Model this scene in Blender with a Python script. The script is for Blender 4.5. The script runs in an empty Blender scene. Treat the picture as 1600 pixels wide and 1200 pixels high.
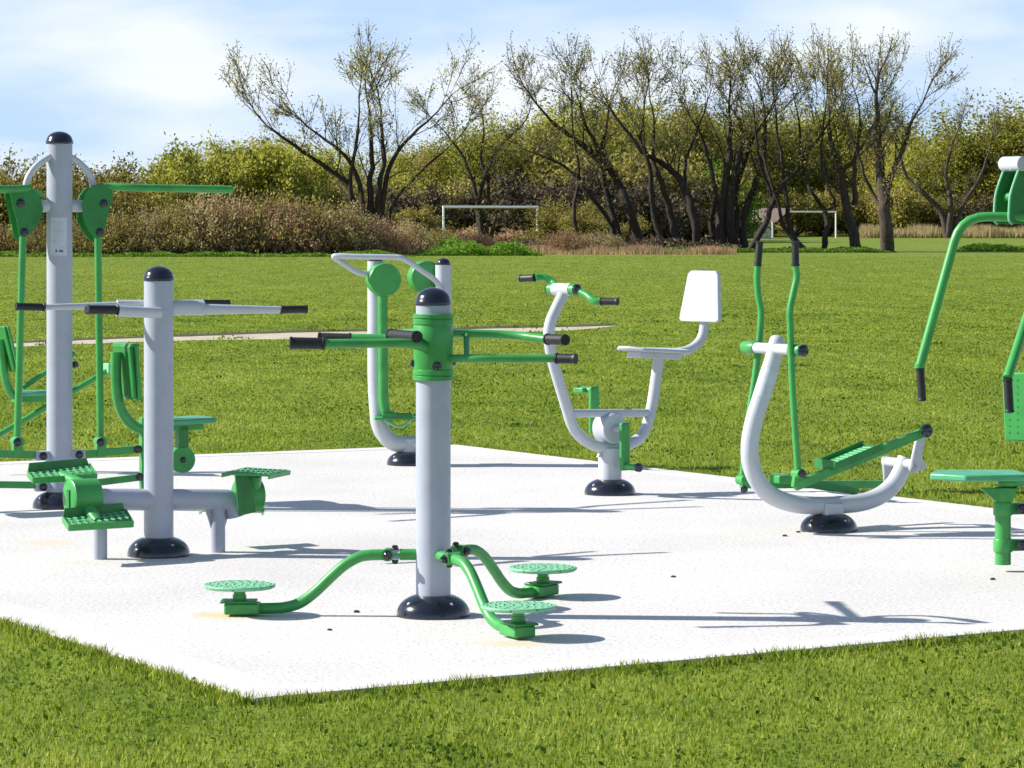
import bpy, math, random
import numpy as np
from mathutils import Vector, Matrix
R = math.radians
F = 5000.0; HY = 345.0; EYE = 1.6
sc = bpy.context.scene
COL = sc.collection

# ------------------------------------------------------------------ measuring helpers
def P(x, y, D):
    return Vector(((x-800)/F*D, D, EYE-(y-HY)/F*D))
def G(x, y):
    D = EYE*F/(y-HY)
    return Vector(((x-800)/F*D, D, 0))
class Plane:
    """vertical plane of a machine: through a ground point, turned by yaw; off = towards the viewer's right"""
    def __init__(s, o, deg):
        s.o = Vector(o); a = R(deg)
        s.u = Vector((math.cos(a), math.sin(a), 0)); s.n = Vector((math.sin(a), -math.cos(a), 0))
    def __call__(s, x, y, off=0.0):
        k = (x-800)/F
        D = (off + s.o.x*s.n.x + s.o.y*s.n.y)/(k*s.n.x + s.n.y)
        return P(x, y, D)

# ------------------------------------------------------------------ materials
def newmat(name):
    m = bpy.data.materials.new(name); m.use_nodes = True
    nt = m.node_tree; b = nt.nodes['Principled BSDF']
    return m, nt, b
def N(nt, t, **kw):
    n = nt.nodes.new(t)
    for k, v in kw.items():
        if k in n.inputs: n.inputs[k].default_value = v
        else: setattr(n, k, v)
    return n
def ramp(nt, fac, stops):
    r = nt.nodes.new('ShaderNodeValToRGB'); e = r.color_ramp.elements
    while len(e) < len(stops): e.new(0.5)
    for i, (p, c) in enumerate(stops):
        e[i].position = p; e[i].color = (*c, 1)
    nt.links.new(fac, r.inputs[0]); return r.outputs[0]
def noise(nt, vec, scale, detail=4, rough=.55):
    n = N(nt, 'ShaderNodeTexNoise', Scale=scale, Detail=detail, Roughness=rough)
    if vec is not None: nt.links.new(vec, n.inputs['Vector'])
    return n.outputs['Fac']
def bump(nt, b, h, strength, dist):
    n = N(nt, 'ShaderNodeBump', Strength=strength, Distance=dist)
    nt.links.new(h, n.inputs['Height']); nt.links.new(n.outputs[0], b.inputs['Normal'])
def paint(name, c, rough=.35, dirt=.12, coat=.0, bumps=.12, scale=9):
    m, nt, b = newmat(name)
    co = nt.nodes.new('ShaderNodeNewGeometry').outputs['Position']
    f = noise(nt, co, scale, 6, .65)
    d = tuple(x*(1-dirt*2) for x in c); l = tuple(min(1, x*(1+dirt)) for x in c)
    base = ramp(nt, f, [(.3, d), (.52, c), (.75, l)])
    wr = ramp(nt, noise(nt, co, 34, 8, .8), [(.66, (0, 0, 0)), (.74, (.5, .5, .5))])
    wm = N(nt, 'ShaderNodeMix', data_type='RGBA'); nt.links.new(wr, wm.inputs[0]); nt.links.new(base, wm.inputs[6]); wm.inputs[7].default_value = (.16, .15, .13, 1)
    nt.links.new(wm.outputs[2], b.inputs['Base Color'])
    rr = N(nt, 'ShaderNodeMapRange'); nt.links.new(f, rr.inputs[0])
    rr.inputs[3].default_value = rough*1.35; rr.inputs[4].default_value = rough*.75
    nt.links.new(rr.outputs[0], b.inputs['Roughness'])
    b.inputs['Coat Weight'].default_value = coat
    bump(nt, b, noise(nt, co, 260, 2), bumps, .0008)
    return m
M = {}
M['post'] = paint('pale_lilac_grey_paint', (.37, .40, .475), .38, .05)
M['white'] = paint('white_grey_paint', (.48, .51, .56), .34, .05)
M['green'] = paint('green_powder_coat', (.046, .305, .066), .36, .12)
M['dgreen'] = paint('deep_and_shaded_green_coat', (.018, .20, .038), .4, .15)  # darker green coat; shade on plates and walls is put into this colour
M['mint'] = paint('worn_green_tread', (.19, .50, .29), .6, .12, scale=60)
def mat_disc():
    m = paint('worn_mint_disc', (.20, .50, .29), .6, .1); nt = m.node_tree; b = nt.nodes['Principled BSDF']
    src = b.inputs['Base Color'].links[0].from_socket; co = nt.nodes.new('ShaderNodeNewGeometry').outputs['Position']
    vo = N(nt, 'ShaderNodeTexVoronoi', Scale=38.0); nt.links.new(co, vo.inputs['Vector'])
    k = ramp(nt, vo.outputs['Distance'], [(.16, (1, 1, 1)), (.26, (0, 0, 0))])
    mx = N(nt, 'ShaderNodeMix', data_type='RGBA'); nt.links.new(k, mx.inputs[0]); nt.links.new(src, mx.inputs[6]); mx.inputs[7].default_value = (.04, .22, .09, 1)
    nt.links.new(mx.outputs[2], b.inputs['Base Color']); return m
M['disc'] = mat_disc()
M['black'] = paint('glossy_black_plastic', (.010, .011, .022), .18, .2, .4)
M['rubber'] = paint('black_rubber_grip', (.012, .012, .013), .5, .3, scale=40)
M['steel'] = paint('plain_steel', (.45, .45, .46), .35, .2)
M['seat'] = paint('worn_green_seat', (.07, .36, .17), .4, .1)
M['plate'] = paint('pale_information_sheet', (.50, .54, .62), .45, .08, scale=30)
M['ink'] = paint('grey_print', (.12, .14, .17), .6, .1)
M['goal'] = paint('white_goal_paint', (.86, .86, .84), .5, .1)

def mat_concrete(name, edge=False):
    m, nt, b = newmat(name)
    co = nt.nodes.new('ShaderNodeNewGeometry').outputs['Position']
    big = noise(nt, co, .55, 5, .6); fine = noise(nt, co, 55 if not edge else 90, 5, .7)
    base = ramp(nt, big, [(.3, (.58, .565, .545)), (.55, (.66, .645, .625)), (.75, (.70, .685, .665))])
    sp = ramp(nt, fine, [(.33, (.42, .38, .38)), (.44, (.85, .83, .83)), (.56, (1, 1, 1))])
    mx = N(nt, 'ShaderNodeMix', data_type='RGBA', blend_type='MULTIPLY'); mx.inputs[0].default_value = .9 if not edge else .35
    nt.links.new(base, mx.inputs[6]); nt.links.new(sp, mx.inputs[7])
    col = mx.outputs[2]
    # scattered dark grit
    vo = N(nt, 'ShaderNodeTexVoronoi', Scale=38.0); nt.links.new(co, vo.inputs['Vector'])
    spot = N(nt, 'ShaderNodeMath', operation='LESS_THAN'); nt.links.new(vo.outputs['Distance'], spot.inputs[0]); spot.inputs[1].default_value = .17
    sel = N(nt, 'ShaderNodeSeparateColor'); nt.links.new(vo.outputs['Color'], sel.inputs[0])
    pick = N(nt, 'ShaderNodeMath', operation='GREATER_THAN'); nt.links.new(sel.outputs[0], pick.inputs[0]); pick.inputs[1].default_value = .55
    pm = N(nt, 'ShaderNodeMath', operation='MULTIPLY'); nt.links.new(spot.outputs[0], pm.inputs[0]); nt.links.new(pick.outputs[0], pm.inputs[1])
    pn = ramp(nt, noise(nt, co, .9, 4), [(.42, (0, 0, 0)), (.62, (1, 1, 1))])
    pm2 = N(nt, 'ShaderNodeMath', operation='MULTIPLY'); nt.links.new(pm.outputs[0], pm2.inputs[0]); nt.links.new(pn, pm2.inputs[1])
    m2 = N(nt, 'ShaderNodeMix', data_type='RGBA', blend_type='MIX'); nt.links.new(pm2.outputs[0], m2.inputs[0])
    nt.links.new(col, m2.inputs[6]); m2.inputs[7].default_value = (.20, .17, .16, 1); col = m2.outputs[2]
    # sandy rust stains with shapes of their own
    if not edge:
        for (sx, sy, rx, ry, cc) in STAINS:
            mp = N(nt, 'ShaderNodeMapping'); mp.inputs['Location'].default_value = (-sx/rx, -sy/ry, 0)
            mp.inputs['Scale'].default_value = (1/rx, 1/ry, 0); nt.links.new(co, mp.inputs[0])
            ln = N(nt, 'ShaderNodeVectorMath', operation='LENGTH'); nt.links.new(mp.outputs[0], ln.inputs[0])
            ad = N(nt, 'ShaderNodeMath', operation='MULTIPLY_ADD'); nt.links.new(noise(nt, co, 7, 5), ad.inputs[0]); ad.inputs[1].default_value = .8
            nt.links.new(ln.outputs['Value'], ad.inputs[2])
            k = ramp(nt, ad.outputs[0], [(.6, (.8, .8, .8)), (1.25, (0, 0, 0))])
            m3 = N(nt, 'ShaderNodeMix', data_type='RGBA'); nt.links.new(k, m3.inputs[0]); nt.links.new(col, m3.inputs[6])
            m3.inputs[7].default_value = (*cc, 1); col = m3.outputs[2]
    nt.links.new(col, b.inputs['Base Color']); b.inputs['Roughness'].default_value = .85
    bump(nt, b, fine, .28, .0035)
    return m
d1 = G(375, 962)
STAINS = [(d1.x-.06, 12.98, .30, .25, (.62, .44, .24)), (.0, 12.1, .3, .2, (.60, .5, .33)), (-2.3, 15.9, .35, .3, (.6, .52, .4))]
M['concrete'] = mat_concrete('pale_concrete'); M['edging'] = mat_concrete('smooth_concrete_edging', True)

def mat_lawn():
    m, nt, b = newmat('mown_lawn')
    co = nt.nodes.new('ShaderNodeNewGeometry').outputs['Position']
    mp = N(nt, 'ShaderNodeMapping'); mp.inputs['Scale'].default_value = (1, .28, 1); nt.links.new(co, mp.inputs[0])
    a = noise(nt, mp.outputs[0], 3.2, 8, .75); c = noise(nt, co, .12, 4)
    col = ramp(nt, a, [(.28, (.052, .092, .01)), (.45, (.12, .175, .02)), (.56, (.175, .23, .03)), (.72, (.29, .32, .062))])
    tone = ramp(nt, c, [(.3, (.82, .92, .8)), (.7, (1.15, 1.06, 1.0))])
    mx = N(nt, 'ShaderNodeMix', data_type='RGBA', blend_type='MULTIPLY'); mx.inputs[0].default_value = 1
    nt.links.new(col, mx.inputs[6]); nt.links.new(tone, mx.inputs[7]); nt.links.new(mx.outputs[2], b.inputs['Base Color'])
    b.inputs['Roughness'].default_value = .9; b.inputs['Specular IOR Level'].default_value = .15
    bump(nt, b, a, .6, .05)
    return m
M['lawn'] = mat_lawn()
def mat_leaf(name, cols, trans=.35, varobj=.25):
    m, nt, b = newmat(name)
    at = N(nt, 'ShaderNodeAttribute', attribute_name='v')
    n_ = len(cols)
    c = ramp(nt, at.outputs['Fac'], [(i/(n_-1), cc) for i, cc in enumerate(cols)])
    oi = nt.nodes.new('ShaderNodeObjectInfo')
    mr = N(nt, 'ShaderNodeMapRange'); nt.links.new(oi.outputs['Random'], mr.inputs[0]); mr.inputs[3].default_value = 1-varobj; mr.inputs[4].default_value = 1+varobj
    hs = N(nt, 'ShaderNodeHueSaturation'); nt.links.new(c, hs.inputs['Color']); nt.links.new(mr.outputs[0], hs.inputs['Value'])
    nt.links.new(hs.outputs[0], b.inputs['Base Color']); b.inputs['Roughness'].default_value = .7
    b.inputs['Specular IOR Level'].default_value = .2
    t = nt.nodes.new('ShaderNodeBsdfTranslucent'); nt.links.new(hs.outputs[0], t.inputs[0])
    mx = nt.nodes.new('ShaderNodeMixShader'); mx.inputs[0].default_value = trans
    nt.links.new(b.outputs[0], mx.inputs[1]); nt.links.new(t.outputs[0], mx.inputs[2])
    nt.links.new(mx.outputs[0], nt.nodes['Material Output'].inputs[0])
    return m
M['blade'] = mat_leaf('grass_blades', [(.08, .13, .009), (.215, .29, .024), (.33, .395, .05), (.54, .55, .14)], .5, 0)
M['olive'] = mat_leaf('olive_spring_leaves', [(.12, .105, .025), (.25, .215, .05), (.39, .34, .085), (.55, .48, .15)], .45)
M['willow'] = mat_leaf('yellow_green_spring_leaves', [(.16, .17, .025), (.32, .33, .045), (.48, .47, .08), (.62, .59, .14)], .5)
M['fresh'] = mat_leaf('fresh_green_leaves', [(.04, .10, .008), (.10, .20, .015), (.18, .31, .03), (.25, .38, .05)], .4)
M['bramble'] = mat_leaf('dry_bramble_stems', [(.22, .12, .065), (.46, .27, .15), (.64, .43, .26), (.38, .39, .09)], .45)
M['twig'] = mat_leaf('twigs_with_gap_shade', [(.03, .022, .015), (.085, .06, .04), (.17, .125, .08), (.22, .20, .07)], .2)  # brown twigs, darkened to paint the shaded gaps of the thicket
M['buds'] = mat_leaf('buds_and_catkins', [(.16, .15, .04), (.32, .30, .07), (.48, .44, .11), (.60, .54, .18)], .5)
M['reed'] = mat_leaf('dry_reeds', [(.18, .13, .06), (.32, .24, .12), (.42, .33, .18), (.28, .30, .07)], .3)
def mat_bark(name, a, b_):
    m, nt, b = newmat(name)
    co = nt.nodes.new('ShaderNodeNewGeometry').outputs['Position']
    mp = N(nt, 'ShaderNodeMapping'); mp.inputs['Scale'].default_value = (1, 1, .3); nt.links.new(co, mp.inputs[0])
    f = noise(nt, mp.outputs[0], 9, 5, .7)
    nt.links.new(ramp(nt, f, [(.35, a), (.65, b_)]), b.inputs['Base Color']); b.inputs['Roughness'].default_value = .9
    bump(nt, b, f, .8, .04); return m
M['bark'] = mat_bark('dark_bark', (.014, .010, .009), (.055, .038, .028))
M['bark2'] = mat_bark('grey_brown_bark', (.025, .018, .015), (.11, .075, .055))
def mat_path():
    m, nt, b = newmat('worn_dust_path')
    co = nt.nodes.new('ShaderNodeNewGeometry').outputs['Position']
    nt.links.new(ramp(nt, noise(nt, co, 2.5, 6, .7), [(.3, (.30, .26, .15)), (.5, (.46, .40, .29)), (.7, (.54, .48, .37))]), b.inputs['Base Color'])
    b.inputs['Roughness'].default_value = .95; return m
M['path'] = mat_path()
M['soil'] = mat_bark('dark_soil', (.03, .022, .012), (.09, .065, .03))
M['roof'] = mat_bark('brown_shingles', (.16, .11, .09), (.30, .22, .18))
M['cream'] = paint('cream_boards', (.6, .55, .42), .7, .2)

# ------------------------------------------------------------------ object helpers
ORG = {}
def props(o, label=None, cat=None, group=None, kind=None):
    if label: o['label'] = label
    if cat: o['category'] = cat
    if group: o['group'] = group
    if kind: o['kind'] = kind
def thing(name, label, cat, loc, group=None):
    o = bpy.data.objects.new(name, None); COL.objects.link(o); o.location = loc
    o.empty_display_size = .2
    props(o, label, cat, group); ORG[o.name] = Vector(loc); return o
def catmull(pts, k):
    pts = [Vector(p) for p in pts]
    if len(pts) < 3 or k <= 1: return pts
    e = [2*pts[0]-pts[1]] + pts + [2*pts[-1]-pts[-2]]; out = []
    for i in range(1, len(e)-2):
        p0, p1, p2, p3 = e[i-1:i+3]
        for j in range(k):
            t = j/k
            out.append(.5*((2*p1)+(p2-p0)*t+(2*p0-5*p1+4*p2-p3)*t*t+(3*p1-p0-3*p2+p3)*t**3))
    out.append(pts[-1]); return out
def bent(pts, rad):
    """polyline with rounded corners (straight runs, real tube bends)"""
    pts = [Vector(p) for p in pts]; out = [pts[0]]
    for i in range(1, len(pts)-1):
        a, b, c = pts[i-1:i+2]; u = (a-b); w = (c-b)
        r = min(rad, u.length*.48, w.length*.48); p = b+u.normalized()*r; q = b+w.normalized()*r
        for t in (0, .2, .4, .6, .8, 1): out.append((1-t)**2*p+2*t*(1-t)*b+t*t*q)
    out.append(pts[-1]); return out
class MB:
    def __init__(s): s.v = []; s.f = []
    def add(s, v, f):
        n = len(s.v); s.v += [tuple(x) for x in v]; s.f += [tuple(i+n for i in g) for g in f]; return s
    def tube(s, pts, r, n=18, k=1, squash=None):
        pts = catmull(pts, k); m = len(pts)
        rs = [r]*m if not isinstance(r, (list, tuple)) else [float(np.interp(i/(m-1), np.linspace(0, 1, len(r)), r)) for i in range(m)]
        t = [(pts[min(i+1, m-1)]-pts[max(i-1, 0)]).normalized() for i in range(m)]
        up = Vector((0, 0, 1)) if abs(t[0].z) < .9 else Vector((1, 0, 0))
        a = t[0].cross(up).normalized(); v = []
        for i in range(m):
            a = (a-t[i]*a.dot(t[i])).normalized(); b = t[i].cross(a)
            for j in range(n):
                w = 2*math.pi*j/n; v.append(pts[i]+(a*math.cos(w)+b*math.sin(w))*rs[i])
        f = [(i*n+j, i*n+(j+1) % n, (i+1)*n+(j+1) % n, (i+1)*n+j) for i in range(m-1) for j in range(n)]
        f += [tuple(range(n))[::-1], tuple((m-1)*n+j for j in range(n))]
        return s.add(v, f)
    def lathe(s, prof, o, ax=(0, 0, 1), n=48):
        o = Vector(o); ax = Vector(ax).normalized()
        up = Vector((0, 0, 1)) if abs(ax.z) < .9 else Vector((1, 0, 0))
        a = ax.cross(up).normalized(); b = ax.cross(a); v = []
        for (r, h) in prof:
            for j in range(n):
                w = 2*math.pi*j/n; v.append(o+ax*h+(a*math.cos(w)+b*math.sin(w))*max(r, 1e-4))
        m = len(prof)
        f = [(i*n+j, i*n+(j+1) % n, (i+1)*n+(j+1) % n, (i+1)*n+j) for i in range(m-1) for j in range(n)]
        f += [tuple(range(n))[::-1], tuple((m-1)*n+j for j in range(n))]
        return s.add(v, f)
    def prism(s, poly, ext):
        poly = [Vector(p) for p in poly]; ext = Vector(ext); n = len(poly)
        v = poly+[p+ext for p in poly]
        f = [tuple(range(n))[::-1], tuple(range(n, 2*n))]+[(i, (i+1) % n, n+(i+1) % n, n+i) for i in range(n)]
        return s.add(v, f)
    def box(s, c, a, b, d):
        c, a, b, d = map(Vector, (c, a, b, d))
        return s.prism([c-a-b-d, c+a-b-d, c+a+b-d, c-a+b-d], d*2)
    def bar(s, p, q, w, h, side):
        """rectangular bar from p to q, w across 'side', h across the other way"""
        p, q = Vector(p), Vector(q); t = (q-p).normalized(); a = Vector(side); a = (a-t*a.dot(t)).normalized(); b = t.cross(a)
        return s.prism([p-a*w/2-b*h/2, p+a*w/2-b*h/2, p+a*w/2+b*h/2, p-a*w/2+b*h/2], q-p)
    def build(s, name, mat, parent=None, bev=0, smooth=True, label=None):
        off = ORG[parent.name] if parent is not None else Vector((0, 0, 0))
        me = bpy.data.meshes.new(name); me.from_pydata([tuple(Vector(p)-off) for p in s.v], [], s.f)
        import bmesh
        bm = bmesh.new(); bm.from_mesh(me); bmesh.ops.recalc_face_normals(bm, faces=bm.faces); bm.to_mesh(me); bm.free()
        if smooth:
            me.polygons.foreach_set('use_smooth', [True]*len(me.polygons)); me.set_sharp_from_angle(angle=R(38))
        me.materials.append(M[mat] if isinstance(mat, str) else mat); me.update()
        o = bpy.data.objects.new(name, me); COL.objects.link(o)
        if parent is not None: o.parent = parent
        ORG[o.name] = off
        if bev:
            b = o.modifiers.new('bevel', 'BEVEL'); b.width = bev; b.segments = 2; b.limit_method = 'ANGLE'; b.angle_limit = R(40)
        if label: o['label'] = label
        return o
def dome_cap(c, r, h, root, name='cap'):
    pr = [(r*.96, 0), (r, .003), (r, .014), (r*.97, .018)]
    for i in range(1, 9):
        a = i/8*math.pi/2; pr.append((r*.95*math.cos(a), .018+(h-.018)*math.sin(a)))
    return MB().lathe(pr, c).build(name, 'black', root)
def base_cap(c, r, h, root):
    pr = [(r, 0), (r, .008)]
    for i in range(1, 9):
        a = i/8*R(72); pr.append((r*(.25+.75*math.cos(a)), .008+(h-.008)*math.sin(a)/math.sin(R(72))))
    pr.append((r*.40, h+.001))
    o = MB().lathe(pr, c).build('base_cover', 'black', root)
    for k in range(4):
        b = MB(); a = R(38+90*k); d = Vector((math.cos(a), math.sin(a), .45)).normalized()
        b.lathe([(.009, 0), (.009, .006), (.004, .010)], Vector(c)+Vector((math.cos(a)*r*.80, math.sin(a)*r*.80, h*.62)), d, 10); b.build('screw', 'steel', o)
    return o
def bolt(p, ax, root, r=.017, h=.016, mat='black'):
    return MB().lathe([(r*1.1, 0), (r*1.1, .004), (r*.9, .005), (r*.9, h*.7), (r*.6, h), (.001, h*1.05)], p, ax, 16).build('bolt', mat, root)
def grip(p, q, r, root):
    p, q = Vector(p), Vector(q); L = (q-p).length; pr = []; n = max(6, int(L/.012))
    pr.append((r*.9, 0)); pr.append((r*1.12, .003)); pr.append((r*1.12, .010))
    for i in range(n*2): pr.append((r*(1.0 if i % 2 else .93), .012+(L-.024)*i/(n*2-1)))
    pr += [(r*1.06, L-.010), (r*1.06, L-.002), (r*.7, L), (r*.35, L-.002)]
    return MB().lathe(pr, p, q-p, 20).build('grip', 'rubber', root)
def post(c, r, z0, z1, root, mat='post', name='post'):
    c = Vector(c); return MB().lathe([(r, z0), (r, z1)], Vector((c.x, c.y, 0)), (0, 0, 1), 48).build(name, mat, root)
def wrap_label(c, r, z0, z1, a0, a1, mat, parent, name, th=.0015, n=12):
    v = []; f = []
    for i in range(n+1):
        a = a0+(a1-a0)*i/n; d = Vector((math.cos(a), math.sin(a), 0))
        for rr in (r-.004, r+th):
            for z in (z0, z1): v.append(Vector((c[0], c[1], z))+d*rr)
    for i in range(n):
        b = i*4; e = b+4
        f += [(b+2, e+2, e+3, b+3), (b, b+1, e+1, e), (b+1, b+3, e+3, e+1), (b, e, e+2, b+2)]
    f += [(0, 2, 3, 1), (n*4, n*4+1, n*4+3, n*4+2)]
    return MB().add(v, f).build(name, mat, parent, smooth=False)
Z = Vector((0, 0, 1)); TH = 29.0

# ================================================================== 1. waist twister in front
def twister():
    c = G(677, 962); px = c.y/F
    t = thing('waist_twister', 'nearest grey post with green collar, six black-gripped handles and three low round green standing discs', 'exercise machine', c)
    base_cap(c, .149, .086, t)
    post(c, .0705, .05, 1.262, t)
    dome_cap(c+Z*1.258, .0755, .072, t)
    r = .0815; z0 = 1.6-(594-HY)*px; z1 = 1.6-(490-HY)*px; H = z1-z0
    pr = [(r*.9, 0), (r+.002, .002), (r+.002, .016), (r-.002, .018), (r-.002, .022), (r+.001, .024), (r+.001, .042), (r-.002, .044), (r-.002, .048), (r-.001, .05)]
    pr += [(r-.001, H-.05), (r-.002, H-.048), (r-.002, H-.044), (r+.001, H-.042), (r+.001, H-.024), (r-.002, H-.022), (r-.002, H-.018), (r+.002, H-.016), (r+.002, H-.002), (r*.9, H)]
    col = MB().lathe(pr, c+Z*z0, Z, 56).build('collar', 'green', t)
    for (x, y, a) in ((693, 571, -78), (642, 568, 185), (702, 566, 10)):
        d = Vector((math.cos(R(a)), math.sin(R(a)), 0)); z = 1.6-(y-HY)*px
        bolt(Vector((c.x, c.y, z))+d*(r-.004), d, t)
    def pt(x, y, D): return P(x, y, D)
    D0 = c.y
    # handle bars: the ends reach away from the collar in pairs
    def hb(pts, g0, g1, rr=.0175, gr=.0235, rad=.08):
        MB().tube(bent(pts, rad), rr, 16).build('handle_bar', 'green', t)
        grip(g0, g1, gr, t)
    A1 = pt(508, 537, D0-.22)
    hb([pt(668, 545, D0-.06), pt(640, 536, D0-.17), A1], A1, pt(452, 536, D0-.24), .0185, .0245)
    B1 = pt(549, 528, D0+.20)
    hb([pt(665, 530, D0+.05), pt(630, 529, D0+.18), B1], B1, pt(497, 526.5, D0+.22), .0175, .0185)
    C0 = pt(612, 521, D0+.26)
    hb([pt(668, 519, D0+.05), pt(645, 518, D0+.16), C0, pt(614, 523, D0+.18)], pt(611, 523, D0+.18), pt(652, 526, D0-.16), .014, .0225)
    E1 = pt(855, 530, D0+.02)
    hb([pt(700, 522, D0+.05), pt(722, 521, D0+.12), pt(800, 523, D0+.14), E1], E1, pt(884, 531, D0-.10), .0175, .0215)
    F1 = pt(868, 560, D0-.1)
    hb([pt(700, 560, D0-.03), pt(740, 560, D0-.09), F1], F1, pt(901, 560.5, D0-.14), .0165, .0205)
    K1 = P(683, 520, D0+.47)
    hb([pt(684, 522, D0+.06), pt(684, 521, D0+.3), K1], K1, P(681, 518, D0+.62), .0165, .0205)
    MB().tube([pt(729, 524, D0+.10), pt(729, 560, D0-.08)], .012, 12).build('link', 'green', t)
    # three swing arms with discs, 120 degrees apart
    for ang in (180, -64, 55):
        d = Vector((math.cos(R(ang)), math.sin(R(ang)), 0)); s = Vector((-d.y, d.x, 0))
        def q(rr, z): return Vector((c.x, c.y, 0))+d*rr+Z*z
        a = MB().tube([q(.19, .247), q(.25, .246), q(.30, .238), q(.36, .205), q(.42, .152), q(.48, .095), q(.54, .052), q(.60, .034), q(.66, .030), q(.76, .029)], .0225, 18, 4)
        arm = a.build('swing_arm', 'green', t)
        m = MB().tube([q(.065, .248), q(.135, .248)], .023, 18)
        m.bar(q(.10, .248), q(.20, .248), .052, .010, s); m.build('arm_bracket', 'green', t)
        MB().lathe([(.0255, -.03), (.0255, .030)], q(.185, .248), s, 20).build('hinge', 'green', t)
        for e in (1, -1):
            bolt(q(.185, .248)+s*.030*e, s*e, t, .017, .02)
            bolt(q(.155, .248)+Z*.020*e, Z*e, t, .015, .018)
        MB().prism([q(.70, .0)+s*.045+Z*.008, q(.70, 0)-s*.045+Z*.008, q(.845, 0)-s*.045+Z*.008, q(.845, 0)+s*.045+Z*.008], Z*.046).build('foot_block', 'green', t, .008)
        MB().prism([q(.715, .0545)+s*.05, q(.715, .0545)-s*.05, q(.86, .0545)-s*.05, q(.86, .0545)+s*.05], Z*.010).build('cover_plate', 'dgreen', t, .003)
        MB().lathe([(.028, .062), (.028, .085), (.024, .086), (.024, .114)], q(.785, 0), Z, 24).build('spindle', 'green', t)
        R0 = .146
        b = MB().lathe([(.05, .108), (R0*.93, .112), (R0*.985, .117), (R0, .123), (R0*.985, .1275), (R0*.94, .129), (R0*.93, .1275), (.02, .1275), (.001, .1275)], q(.785, 0), Z, 64)
        for i in range(4):
            rr = .028+.032*i; n = 5+5*i
            for k in range(n):
                w = 2*math.pi*(k+.5*(i % 2))/n
                b.lathe([(.0075, 0), (.0065, .003), (.001, .0035)], q(.785, .1272)+Vector((math.cos(w)*rr, math.sin(w)*rr, 0)), Z, 6)
        b.build('standing_disc', 'disc', t)
twister()

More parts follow.
